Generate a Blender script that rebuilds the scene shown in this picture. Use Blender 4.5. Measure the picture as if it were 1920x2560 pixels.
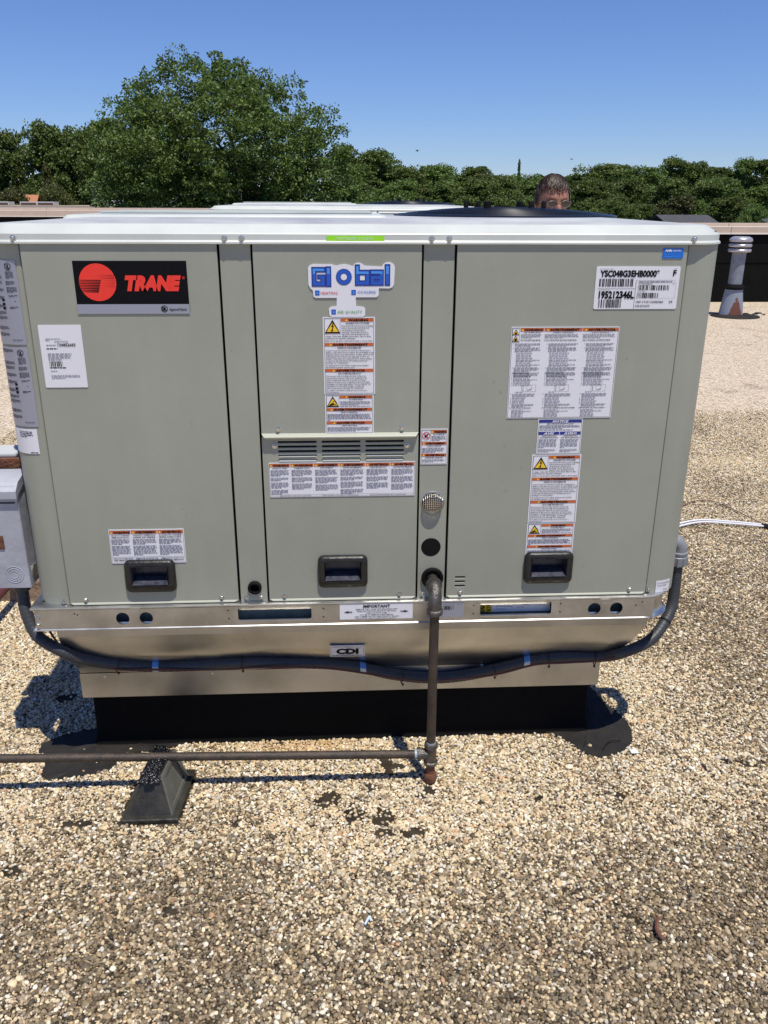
import bpy, bmesh, math, random
import numpy as np
from mathutils import Vector, Matrix

# ------------------------------------------------------------------ camera, sky, sun, exposure
S = bpy.context.scene
for o in list(bpy.data.objects):
    bpy.data.objects.remove(o)
C = S.collection
cam = bpy.data.cameras.new('camera')
co = bpy.data.objects.new('camera', cam)
C.objects.link(co)
RT, UP, FW = Vector((.99861, -.0525, .00387)), Vector((.01475, .34955, .9368)), Vector((.05054, .93544, -.34984))
co.matrix_world = Matrix((( RT[0], UP[0], -FW[0], .760), (RT[1], UP[1], -FW[1], -2.131),
                          (RT[2], UP[2], -FW[2], 1.627), (0, 0, 0, 1)))
cam.sensor_fit = 'VERTICAL'
cam.sensor_height = 36
cam.lens = 29.26
cam.clip_start = .05
cam.clip_end = 3000
S.camera = co
S.render.resolution_x, S.render.resolution_y = 768, 1024

SUN_EL, SUN_AZ = math.radians(71), math.radians(157.4)
w = bpy.data.worlds.new('World')
S.world = w
w.use_nodes = True
nt = w.node_tree
sky = nt.nodes.new('ShaderNodeTexSky')
sky.sky_type = 'NISHITA'
sky.sun_disc = False
sky.sun_elevation = SUN_EL
sky.sun_rotation = SUN_AZ
sky.air_density = 1.0
sky.dust_density = 0.0
sky.ozone_density = 3.0
bg = nt.nodes['Background']
bg.inputs['Strength'].default_value = .085
tint = nt.nodes.new('ShaderNodeMix')      # one white balance for the whole sky
tint.data_type = 'RGBA'
tint.blend_type = 'MULTIPLY'
tint.inputs['Factor'].default_value = 1
tint.inputs['B'].default_value = (.68, .83, 1.24, 1)
nt.links.new(sky.outputs[0], tint.inputs['A'])
nt.links.new(tint.outputs['Result'], bg.inputs['Color'])
sun = bpy.data.lights.new('sun', 'SUN')
sun.energy = 4.6
sun.angle = math.radians(.5)
sun.color = (1, .94, .835)
so = bpy.data.objects.new('sun', sun)
C.objects.link(so)
so.location = (3, -8, 20)
sd = Vector((math.sin(SUN_AZ) * math.cos(SUN_EL), math.cos(SUN_AZ) * math.cos(SUN_EL), math.sin(SUN_EL)))
so.rotation_euler = sd.to_track_quat('Z', 'Y').to_euler()
S.view_settings.view_transform = 'Standard'
S.view_settings.look = 'None'
S.view_settings.exposure = 0.12
S.view_settings.gamma = 1
S.view_settings.use_curve_mapping = False

# ------------------------------------------------------------------ materials
def newmat(name):
    m = bpy.data.materials.new(name)
    m.use_nodes = True
    return m, m.node_tree, m.node_tree.nodes['Principled BSDF']

def mat(name, col, rough=.5, metal=0., spec=.5, var=0., vscale=20., bump=0., bscale=200., col2=None, stain=None, coat=0, scuff=False):
    m, t, b = newmat(name)
    b.inputs['Base Color'].default_value = (*col, 1)
    b.inputs['Roughness'].default_value = rough
    b.inputs['Metallic'].default_value = metal
    b.inputs['Specular IOR Level'].default_value = spec
    b.inputs['Coat Weight'].default_value = coat
    tc = t.nodes.new('ShaderNodeTexCoord')
    if var or col2:
        n = t.nodes.new('ShaderNodeTexNoise')
        n.inputs['Scale'].default_value = vscale
        n.inputs['Detail'].default_value = 6
        n.inputs['Roughness'].default_value = .6
        t.links.new(tc.outputs['Object'], n.inputs['Vector'])
        r = t.nodes.new('ShaderNodeValToRGB')
        c2 = col2 if col2 else tuple(min(1, c * (1 + var)) for c in col)
        c1 = col if col2 else tuple(c * (1 - var) for c in col)
        r.color_ramp.elements[0].position = .35
        r.color_ramp.elements[1].position = .65
        r.color_ramp.elements[0].color = (*c1, 1)
        r.color_ramp.elements[1].color = (*c2, 1)
        t.links.new(n.outputs['Fac'], r.inputs['Fac'])
        t.links.new(r.outputs[0], b.inputs['Base Color'])
        mr = t.nodes.new('ShaderNodeMapRange')
        mr.inputs['To Min'].default_value = max(.05, rough - .1)
        mr.inputs['To Max'].default_value = min(1, rough + .12)
        t.links.new(n.outputs['Fac'], mr.inputs['Value'])
        t.links.new(mr.outputs[0], b.inputs['Roughness'])
    if scuff:      # sparse small scuffs and faint upright dust streaks
        mp = t.nodes.new('ShaderNodeMapping')
        mp.inputs['Scale'].default_value = (9, 9, 1.1)
        t.links.new(tc.outputs['Object'], mp.inputs['Vector'])
        a = t.nodes.new('ShaderNodeTexNoise'); a.inputs['Scale'].default_value = 2.5; a.inputs['Detail'].default_value = 5
        t.links.new(mp.outputs[0], a.inputs['Vector'])
        c = t.nodes.new('ShaderNodeTexNoise'); c.inputs['Scale'].default_value = 46; c.inputs['Detail'].default_value = 4
        t.links.new(tc.outputs['Object'], c.inputs['Vector'])
        ra = t.nodes.new('ShaderNodeMapRange'); ra.inputs['From Min'].default_value = .45; ra.inputs['From Max'].default_value = .75; ra.inputs['To Min'].default_value = 1.0; ra.inputs['To Max'].default_value = 1.035
        rc = t.nodes.new('ShaderNodeMapRange'); rc.inputs['From Min'].default_value = .725; rc.inputs['From Max'].default_value = .76; rc.inputs['To Min'].default_value = 1.0; rc.inputs['To Max'].default_value = .8
        t.links.new(a.outputs['Fac'], ra.inputs['Value']); t.links.new(c.outputs['Fac'], rc.inputs['Value'])
        mm = t.nodes.new('ShaderNodeMath'); mm.operation = 'MULTIPLY'
        t.links.new(ra.outputs[0], mm.inputs[0]); t.links.new(rc.outputs[0], mm.inputs[1])
        vm = t.nodes.new('ShaderNodeVectorMath'); vm.operation = 'SCALE'
        t.links.new(r.outputs[0], vm.inputs[0]); t.links.new(mm.outputs[0], vm.inputs['Scale'])
        t.links.new(vm.outputs[0], b.inputs['Base Color'])
    if bump:
        n2 = t.nodes.new('ShaderNodeTexNoise')
        n2.inputs['Scale'].default_value = bscale
        n2.inputs['Detail'].default_value = 3
        t.links.new(tc.outputs['Object'], n2.inputs['Vector'])
        bp = t.nodes.new('ShaderNodeBump')
        bp.inputs['Strength'].default_value = bump
        bp.inputs['Distance'].default_value = .01
        t.links.new(n2.outputs['Fac'], bp.inputs['Height'])
        t.links.new(bp.outputs[0], b.inputs['Normal'])
    return m

M = {}
M['paint'] = mat('cabinet_paint', (.290, .299, .247), .42, var=.06, vscale=2.2, bump=.22, bscale=2.6, scuff=True)
M['captop'] = mat('cap_top_dusty', (.36, .355, .345), .35, col2=(.60, .61, .575), vscale=2.4)
M['cap'] = mat('cap_paint', (.54, .565, .53), .38, var=.07, vscale=4, bump=.05, bscale=7)
M['edge'] = mat('edge_paint', (.40, .41, .34), .4)
M['dark'] = mat('void_dark', (.012, .012, .012), .8)
M['gasket'] = mat('gasket', (.0035, .0035, .0035), .75, spec=.2)
M['handle'] = mat('handle_plastic', (.006, .006, .006), .42, col2=(.016, .016, .015), vscale=40, bump=.15, bscale=90)
M['recess'] = mat('recess_plastic', (.012, .014, .03), .35, col2=(.05, .055, .075), vscale=60)
M['screw'] = mat('screw_zinc', (.62, .6, .56), .32, 1)
M['galv'] = mat('galvanised_steel', (.56, .565, .56), .33, 1, var=.16, vscale=9, bump=.1, bscale=5)
M['sheet'] = mat('sheet_metal', (.56, .56, .55), .32, 1, var=.15, vscale=5, bump=.2, bscale=3.2)
M['innersheet'] = mat('inner_sheet', (.20, .25, .26), .5, .6, var=.15)
M['membrane'] = mat('black_membrane', (.0028, .0028, .0028), .8, spec=.12, col2=(.006, .0056, .0052), vscale=6, bump=.3, bscale=12)
M['patch'] = mat('membrane_patch', (.012, .011, .010), .7, spec=.3, col2=(.026, .023, .020), vscale=9, bump=.4, bscale=30)
M['pipe'] = mat('black_iron', (.040, .034, .029), .5, .35, col2=(.085, .062, .046), vscale=26, bump=.3, bscale=300)
M['fitting'] = mat('cast_fitting', (.13, .12, .11), .38, .8, var=.3, vscale=60, bump=.35, bscale=260)
M['rust'] = mat('rust', (.09, .03, .018), .85, col2=(.17, .07, .035), vscale=30, bump=.5, bscale=120)
M['dope'] = mat('pipe_sealant', (.30, .36, .40), .5)
M['conduit'] = mat('conduit_grey', (.034, .037, .042), .5, var=.1, vscale=30)
M['conn'] = mat('connector_grey', (.21, .22, .24), .45)
M['tie'] = mat('cable_tie', (.006, .006, .006), .4)
M['tagblue'] = mat('tag_blue', (.10, .26, .55), .35)
M['tagwhite'] = mat('tag_white', (.55, .6, .6), .35)
M['redwire'] = mat('thermostat_wire', (.10, .03, .022), .5)
M['white'] = mat('sticker_white', (.70, .70, .74), .4)
M['silver'] = mat('sticker_silver', (.32, .33, .40), .35, .3)
M['ink'] = mat('ink_black', (.004, .004, .006), .55, spec=.12)
M['inkmid'] = mat('ink_fine_print', (.20, .20, .24), .5)
M['inkgrey'] = mat('ink_grey', (.26, .26, .3), .5)
M['orange'] = mat('ink_orange', (.52, .115, .025), .5)
M['yellow'] = mat('ink_yellow', (.80, .52, .03), .5)
M['red'] = mat('ink_red', (.80, .035, .02), .4)
M['crimson'] = mat('ink_crimson', (.55, .03, .06), .4)
M['navy'] = mat('ink_navy', (.012, .025, .23), .4)
M['blue'] = mat('ink_blue', (.012, .09, .48), .4)
M['sky'] = mat('ink_skyblue', (.06, .27, .72), .4)
M['green'] = mat('ink_green', (.10, .38, .09), .4)
M['lime'] = mat('ink_lime', (.30, .72, .02), .45)
M['ahri'] = mat('ink_certblue', (.005, .14, .58), .4)
M['fanblack'] = mat('fan_guard_black', (.005, .005, .006), .34, spec=.28)
M['boxgrey'] = mat('box_paint', (.36, .37, .42), .5, var=.12, vscale=8, bump=.15, bscale=40)
M['timber'] = mat('weathered_timber', (.16, .10, .065), .85, col2=(.3, .22, .16), vscale=25, bump=.6, bscale=60)
M['redconduit'] = mat('red_primer_pipe', (.09, .025, .02), .5)
M['capstone'] = mat('coping_metal', (.52, .41, .33), .5, var=.06, vscale=4)
M['copinglip'] = mat('coping_edge', (.78, .70, .60), .4)
M['ventpaint'] = mat('vent_grey', (.19, .21, .255), .5, var=.15, vscale=14, bump=.2, bscale=40)
M['ventcap'] = mat('vent_cap', (.50, .48, .50), .33, .6, var=.1)
M['tar'] = mat('tar', (.006, .006, .007), .25, bump=1., bscale=90)
M['support'] = mat('rubber_support', (.017, .016, .013), .45, col2=(.04, .038, .03), vscale=18, bump=.25, bscale=60)
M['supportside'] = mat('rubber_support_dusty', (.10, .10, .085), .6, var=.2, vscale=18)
M['cable'] = mat('white_cable', (.72, .72, .74), .4)
M['shingle'] = mat('shingle_roof', (.06, .06, .065), .8, var=.2, vscale=3)
M['wallwhite'] = mat('white_siding', (.72, .72, .72), .6)
M['brick'] = mat('brick_wall', (.28, .15, .1), .8, var=.2, vscale=8)
M['acgrey'] = mat('unit_grey', (.5, .52, .52), .5)
M['terracotta'] = mat('terracotta', (.4, .17, .08), .8)
M['skin'] = mat('skin', (.34, .15, .095), .5, var=.08, vscale=18, bump=.1, bscale=70)
M['hair'] = mat('hair', (.022, .011, .007), .55, col2=(.06, .032, .022), vscale=70)
M['hairgrey'] = mat('hair_grey', (.075, .048, .036), .5, var=.3, vscale=50)
M['glass'] = mat('spectacle_lens', (.10, .06, .045), .1)
M['gold'] = mat('gold_wire', (.75, .6, .4), .25, 1)
M['shirt'] = mat('work_shirt', (.02, .035, .09), .9)
M['jeans'] = mat('jeans', (.04, .06, .12), .9)
M['boot'] = mat('boot', (.03, .02, .015), .7)
M['bark'] = mat('bark', (.05, .038, .028), .9, var=.3, vscale=10)
M['bird'] = mat('bird', (.02, .02, .02), .8)
M['leafred'] = mat('dry_leaf', (.15, .06, .04), .6)
M['bluescrap'] = mat('blue_scrap', (.5, .6, .75), .4)

def leafmat(name, c1, c2, tr=.25):
    m, t, b = newmat(name)
    g = t.nodes.new('ShaderNodeNewGeometry')
    r = t.nodes.new('ShaderNodeValToRGB')
    r.color_ramp.elements[0].color = (*c1, 1)
    r.color_ramp.elements[1].color = (*c2, 1)
    t.links.new(g.outputs['Random Per Island'], r.inputs['Fac'])
    oi = t.nodes.new('ShaderNodeObjectInfo')
    h = t.nodes.new('ShaderNodeHueSaturation')
    mr = t.nodes.new('ShaderNodeMapRange')
    mr.inputs['To Min'].default_value = .75
    mr.inputs['To Max'].default_value = 1.25
    t.links.new(oi.outputs['Random'], mr.inputs['Value'])
    t.links.new(mr.outputs[0], h.inputs['Value'])
    mh = t.nodes.new('ShaderNodeMapRange')
    mh.inputs['To Min'].default_value = .485
    mh.inputs['To Max'].default_value = .515
    t.links.new(oi.outputs['Random'], mh.inputs['Value'])
    t.links.new(mh.outputs[0], h.inputs['Hue'])
    t.links.new(r.outputs[0], h.inputs['Color'])
    t.links.new(h.outputs[0], b.inputs['Base Color'])
    b.inputs['Roughness'].default_value = .5
    b.inputs['Specular IOR Level'].default_value = .35
    tl = t.nodes.new('ShaderNodeBsdfTranslucent')
    t.links.new(h.outputs[0], tl.inputs['Color'])
    mx = t.nodes.new('ShaderNodeMixShader')
    mx.inputs[0].default_value = tr
    t.links.new(b.outputs[0], mx.inputs[1])
    t.links.new(tl.outputs[0], mx.inputs[2])
    t.links.new(mx.outputs[0], t.nodes['Material Output'].inputs['Surface'])
    return m
M['leaf'] = leafmat('leaf_green', (.062, .100, .016), (.155, .210, .050), .30)
M['leafdark'] = leafmat('leaf_dark', (.078, .128, .022), (.165, .225, .055), .30)
M['leafolive'] = leafmat('leaf_olive', (.06, .075, .018), (.11, .125, .035))
M['leafblue'] = leafmat('needle_blue', (.05, .085, .085), (.12, .17, .17), .1)

def gravel_mat():
    m, t, b = newmat('gravel_far')
    tc = t.nodes.new('ShaderNodeTexCoord')
    v = t.nodes.new('ShaderNodeTexVoronoi')
    v.inputs['Scale'].default_value = 85
    t.links.new(tc.outputs['Object'], v.inputs['Vector'])
    r = t.nodes.new('ShaderNodeValToRGB')
    els = r.color_ramp.elements
    els[0].position, els[0].color = 0, (.16, .12, .08, 1)
    els[1].position, els[1].color = .3, (.50, .39, .26, 1)
    e = els.new(.7); e.color = (.60, .50, .37, 1)
    e = els.new(1); e.color = (.68, .62, .52, 1)
    sx = t.nodes.new('ShaderNodeSeparateColor')
    t.links.new(v.outputs['Color'], sx.inputs[0])
    t.links.new(sx.outputs[0], r.inputs['Fac'])
    n = t.nodes.new('ShaderNodeTexNoise')
    n.inputs['Scale'].default_value = 1.6
    n.inputs['Detail'].default_value = 7
    n.inputs['Roughness'].default_value = .7
    t.links.new(tc.outputs['Object'], n.inputs['Vector'])
    r2 = t.nodes.new('ShaderNodeValToRGB')
    r2.color_ramp.elements[0].position, r2.color_ramp.elements[0].color = .30, (.12, .10, .08, 1)
    r2.color_ramp.elements[1].position, r2.color_ramp.elements[1].color = .43, (1, 1, 1, 1)
    t.links.new(n.outputs['Fac'], r2.inputs['Fac'])
    mx = t.nodes.new('ShaderNodeMix')
    mx.data_type = 'RGBA'
    mx.blend_type = 'MULTIPLY'
    mx.inputs['Factor'].default_value = .75
    t.links.new(r.outputs[0], mx.inputs['A'])
    t.links.new(r2.outputs[0], mx.inputs['B'])
    t.links.new(mx.outputs['Result'], b.inputs['Base Color'])
    b.inputs['Roughness'].default_value = .8
    bp = t.nodes.new('ShaderNodeBump')
    bp.invert = True
    bp.inputs['Strength'].default_value = .6
    bp.inputs['Distance'].default_value = .008
    t.links.new(v.outputs['Distance'], bp.inputs['Height'])
    t.links.new(bp.outputs[0], b.inputs['Normal'])
    return m
M['gravel'] = gravel_mat()
M['bitumen'] = mat('bitumen_base', (.018, .014, .010), .9, spec=.2, col2=(.055, .043, .029), vscale=14, bump=.5, bscale=60)
M['lawn'] = mat('lawn', (.045, .075, .02), .9, var=.3, vscale=.3)

def vent_rust():
    m, t, b = newmat('vent_cone_paint')
    tc = t.nodes.new('ShaderNodeTexCoord')
    sx = t.nodes.new('ShaderNodeSeparateXYZ')
    t.links.new(tc.outputs['Object'], sx.inputs[0])
    n = t.nodes.new('ShaderNodeTexNoise')
    n.inputs['Scale'].default_value = 14
    t.links.new(tc.outputs['Object'], n.inputs['Vector'])
    # rust tongue: narrow in x, fading out upwards
    ax = t.nodes.new('ShaderNodeMath'); ax.operation = 'ABSOLUTE'
    t.links.new(sx.outputs[0], ax.inputs[0])
    a = t.nodes.new('ShaderNodeMath'); a.operation = 'MULTIPLY_ADD'
    a.inputs[1].default_value = 2.3
    t.links.new(ax.outputs[0], a.inputs[0])
    t.links.new(sx.outputs[2], a.inputs[2])
    s = t.nodes.new('ShaderNodeMath'); s.operation = 'MULTIPLY_ADD'
    s.inputs[1].default_value = .25
    t.links.new(n.outputs['Fac'], s.inputs[0])
    t.links.new(a.outputs[0], s.inputs[2])
    r = t.nodes.new('ShaderNodeValToRGB')
    r.color_ramp.elements[0].position, r.color_ramp.elements[0].color = .40, (.13, .045, .025, 1)
    r.color_ramp.elements[1].position, r.color_ramp.elements[1].color = .44, (.22, .245, .30, 1)
    t.links.new(s.outputs[0], r.inputs['Fac'])
    t.links.new(r.outputs[0], b.inputs['Base Color'])
    b.inputs['Roughness'].default_value = .55
    return m
M['ventcone'] = vent_rust()

# ------------------------------------------------------------------ helpers
class MB:
    def __init__(s): s.v, s.f = [], []
    def add(s, vs, fs):
        n = len(s.v)
        s.v += [tuple(v) for v in vs]
        s.f += [tuple(i + n for i in f) for f in fs]
        return s
    def box(s, x0, y0, z0, x1, y1, z1, bv=0):
        if bv <= 0:
            vs = [(x, y, z) for z in (z0, z1) for y in (y0, y1) for x in (x0, x1)]
            return s.add(vs, [(0, 2, 3, 1), (4, 5, 7, 6), (0, 1, 5, 4), (2, 6, 7, 3), (0, 4, 6, 2), (1, 3, 7, 5)])
        bm = bmesh.new()
        r = bmesh.ops.create_cube(bm, size=1)
        for v in bm.verts:
            v.co = ((x0 + x1) / 2 + v.co.x * (x1 - x0), (y0 + y1) / 2 + v.co.y * (y1 - y0), (z0 + z1) / 2 + v.co.z * (z1 - z0))
        bmesh.ops.bevel(bm, geom=list(bm.edges), offset=bv, segments=2, affect='EDGES')
        return s.bm(bm)
    def bm(s, bm):
        bm.verts.index_update()
        s.add([v.co[:] for v in bm.verts], [[v.index for v in f.verts] for f in bm.faces])
        bm.free()
        return s
    def tube(s, pts, r, n=10, cap=True, closed=False):
        pts = [Vector(p) for p in pts]
        rr = r if isinstance(r, (list, tuple)) else [r] * len(pts)
        base = len(s.v)
        up = None
        N = len(pts)
        for i, p in enumerate(pts):
            a = pts[(i - 1) % N] if (i > 0 or closed) else p
            b = pts[(i + 1) % N] if (i < N - 1 or closed) else p
            d = (b - a).normalized()
            if up is None:
                up = d.orthogonal().normalized()
            up = (up - d * up.dot(d)).normalized()
            q = d.cross(up)
            for k in range(n):
                t = 2 * math.pi * k / n
                s.v.append(tuple(p + (up * math.cos(t) + q * math.sin(t)) * rr[i]))
        for i in range(N if closed else N - 1):
            j = (i + 1) % N
            for k in range(n):
                l = (k + 1) % n
                s.f.append((base + i * n + k, base + i * n + l, base + j * n + l, base + j * n + k))
        if cap and not closed:
            s.f.append(tuple(base + k for k in reversed(range(n))))
            s.f.append(tuple(base + (N - 1) * n + k for k in range(n)))
        return s
    def lathe(s, c, prof, n=32, axis='z', capends=True):
        base = len(s.v)
        for r, h in prof:
            for k in range(n):
                t = 2 * math.pi * k / n
                a, b = r * math.cos(t), r * math.sin(t)
                if axis == 'z': s.v.append((c[0] + a, c[1] + b, c[2] + h))
                elif axis == 'y': s.v.append((c[0] + a, c[1] + h, c[2] + b))
                else: s.v.append((c[0] + h, c[1] + a, c[2] + b))
        for i in range(len(prof) - 1):
            for k in range(n):
                l = (k + 1) % n
                s.f.append((base + i * n + k, base + i * n + l, base + (i + 1) * n + l, base + (i + 1) * n + k))
        if capends:
            s.f.append(tuple(base + k for k in reversed(range(n))))
            s.f.append(tuple(base + (len(prof) - 1) * n + k for k in range(n)))
        return s
    def loft(s, rings, cap0=False, cap1=False, closed=True):
        base = len(s.v)
        n = len(rings[0])
        for r in rings: s.v += [tuple(p) for p in r]
        for i in range(len(rings) - 1):
            for k in range(n if closed else n - 1):
                l = (k + 1) % n
                s.f.append((base + i * n + k, base + i * n + l, base + (i + 1) * n + l, base + (i + 1) * n + k))
        if cap0: s.f.append(tuple(base + k for k in reversed(range(n))))
        if cap1: s.f.append(tuple(base + (len(rings) - 1) * n + k for k in range(n)))
        return s
    def mesh(s, name, m, smooth=False, ang=None, fix=True):
        me = bpy.data.meshes.new(name)
        me.from_pydata(s.v, [], s.f)
        if fix:
            bm = bmesh.new(); bm.from_mesh(me)
            bmesh.ops.recalc_face_normals(bm, faces=bm.faces)
            bm.to_mesh(me); bm.free()
        me.materials.append(m)
        if smooth:
            me.polygons.foreach_set('use_smooth', [True] * len(me.polygons))
            me.set_sharp_from_angle(angle=math.radians(ang or 40))
        return me

def link(name, me, parent=None):
    o = bpy.data.objects.new(name, me)
    C.objects.link(o)
    if parent is not None:
        o.parent = parent
        if parent.type == 'EMPTY' and parent.parent is None:
            o.location = -parent.location
    return o
def obj(name, mb, m, parent=None, smooth=False, ang=None):
    return link(name, mb.mesh(name, M[m] if isinstance(m, str) else m, smooth, ang), parent)
def thing(name, label, cat, loc=(0, 0, 0), group=None):
    o = bpy.data.objects.new(name, None)
    o.empty_display_size = .1
    C.objects.link(o)
    o.location = loc
    return tag(o, label, cat, group)
def tag(o, label=None, cat=None, group=None, kind=None):
    if label: o['label'] = label
    if cat: o['category'] = cat
    if group: o['group'] = group
    if kind: o['kind'] = kind
    return o
def copy_tree(o, parent=None, skip=()):
    c = o.copy()
    C.objects.link(c)
    c.parent = parent
    for ch in list(o.children):
        if ch.name.split('.')[0] in skip: continue
        copy_tree(ch, c, skip)
    return c

def rrect(x0, y0, x1, y1, r, n=6):
    """closed outline, counter-clockwise from lower-left; r = 4 radii (ll, lr, ur, ul)"""
    if not isinstance(r, (tuple, list)): r = [r] * 4
    out = []
    cs = [(x0 + r[0], y0 + r[0], 180), (x1 - r[1], y0 + r[1], 270), (x1 - r[2], y1 - r[2], 0), (x0 + r[3], y1 - r[3], 90)]
    for (cx, cy, a0), rr in zip(cs, r):
        for k in range(n + 1):
            a = math.radians(a0 + 90 * k / n)
            out.append((cx + rr * math.cos(a), cy + rr * math.sin(a)))
    return out
def circ(cx, cz, r, n=28):
    return [(cx + r * math.cos(2 * math.pi * k / n), cz + r * math.sin(2 * math.pi * k / n)) for k in range(n)]

def plate(outer, holes, yf, th, bev=0.0):
    """flat plate in the xz plane with real holes, front face at y=yf, thickness th going back"""
    cu = bpy.data.curves.new('tmp', 'CURVE')
    cu.dimensions = '2D'
    cu.fill_mode = 'BOTH'
    cu.extrude = th / 2 - bev
    cu.bevel_depth = bev
    cu.bevel_resolution = 1
    cu.offset = -bev
    for loop in [outer] + list(holes):
        sp = cu.splines.new('POLY')
        sp.points.add(len(loop) - 1)
        for p, q in zip(sp.points, loop): p.co = (q[0], q[1], 0, 1)
        sp.use_cyclic_u = True
    o = bpy.data.objects.new('tmp', cu)
    me = bpy.data.meshes.new_from_object(o)
    vs = [(v.co.x, yf + th / 2 - v.co.z, v.co.y) for v in me.vertices]
    fs = [tuple(p.vertices) for p in me.polygons]
    bpy.data.objects.remove(o); bpy.data.curves.remove(cu); bpy.data.meshes.remove(me)
    mb = MB(); mb.add(vs, fs)
    return mb

_tc = {}
def text2d(s, bold=0., shear=0., res=1):
    """flat glyph mesh, cap height about 0.73 at size 1; returns verts, faces, bbox"""
    key = (s, bold, shear, res)
    if key in _tc: return _tc[key]
    cu = bpy.data.curves.new('tmp', 'FONT')
    cu.body = s
    cu.offset = bold
    cu.shear = shear
    cu.resolution_u = res
    cu.fill_mode = 'FRONT'
    o = bpy.data.objects.new('tmp', cu)
    me = bpy.data.meshes.new_from_object(o)
    vs = [(v.co.x, v.co.y) for v in me.vertices]
    fs = [tuple(p.vertices) for p in me.polygons]
    bpy.data.objects.remove(o); bpy.data.curves.remove(cu); bpy.data.meshes.remove(me)
    if not vs: vs = [(0, 0)]
    xs = [v[0] for v in vs]; ys = [v[1] for v in vs]
    _tc[key] = (vs, fs, (min(xs), min(ys), max(xs), max(ys)))
    return _tc[key]

R0 = .07
XL, XR, YF, YB = -.098, 1.7315, 0., 1.09
def wrap(x, z, off):
    """point on the cabinet skin at run x, height z, lifted off the skin; follows the rounded front corners"""
    if x < XL + R0:
        a = (XL + R0 - x) / R0
        return (XL + R0 - (R0 + off) * math.sin(a), R0 - (R0 + off) * math.cos(a), z)
    if x > XR - R0:
        a = (x - XR + R0) / R0
        return (XR - R0 + (R0 + off) * math.sin(a), R0 - (R0 + off) * math.cos(a), z)
    return (x, -off, z)

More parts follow.
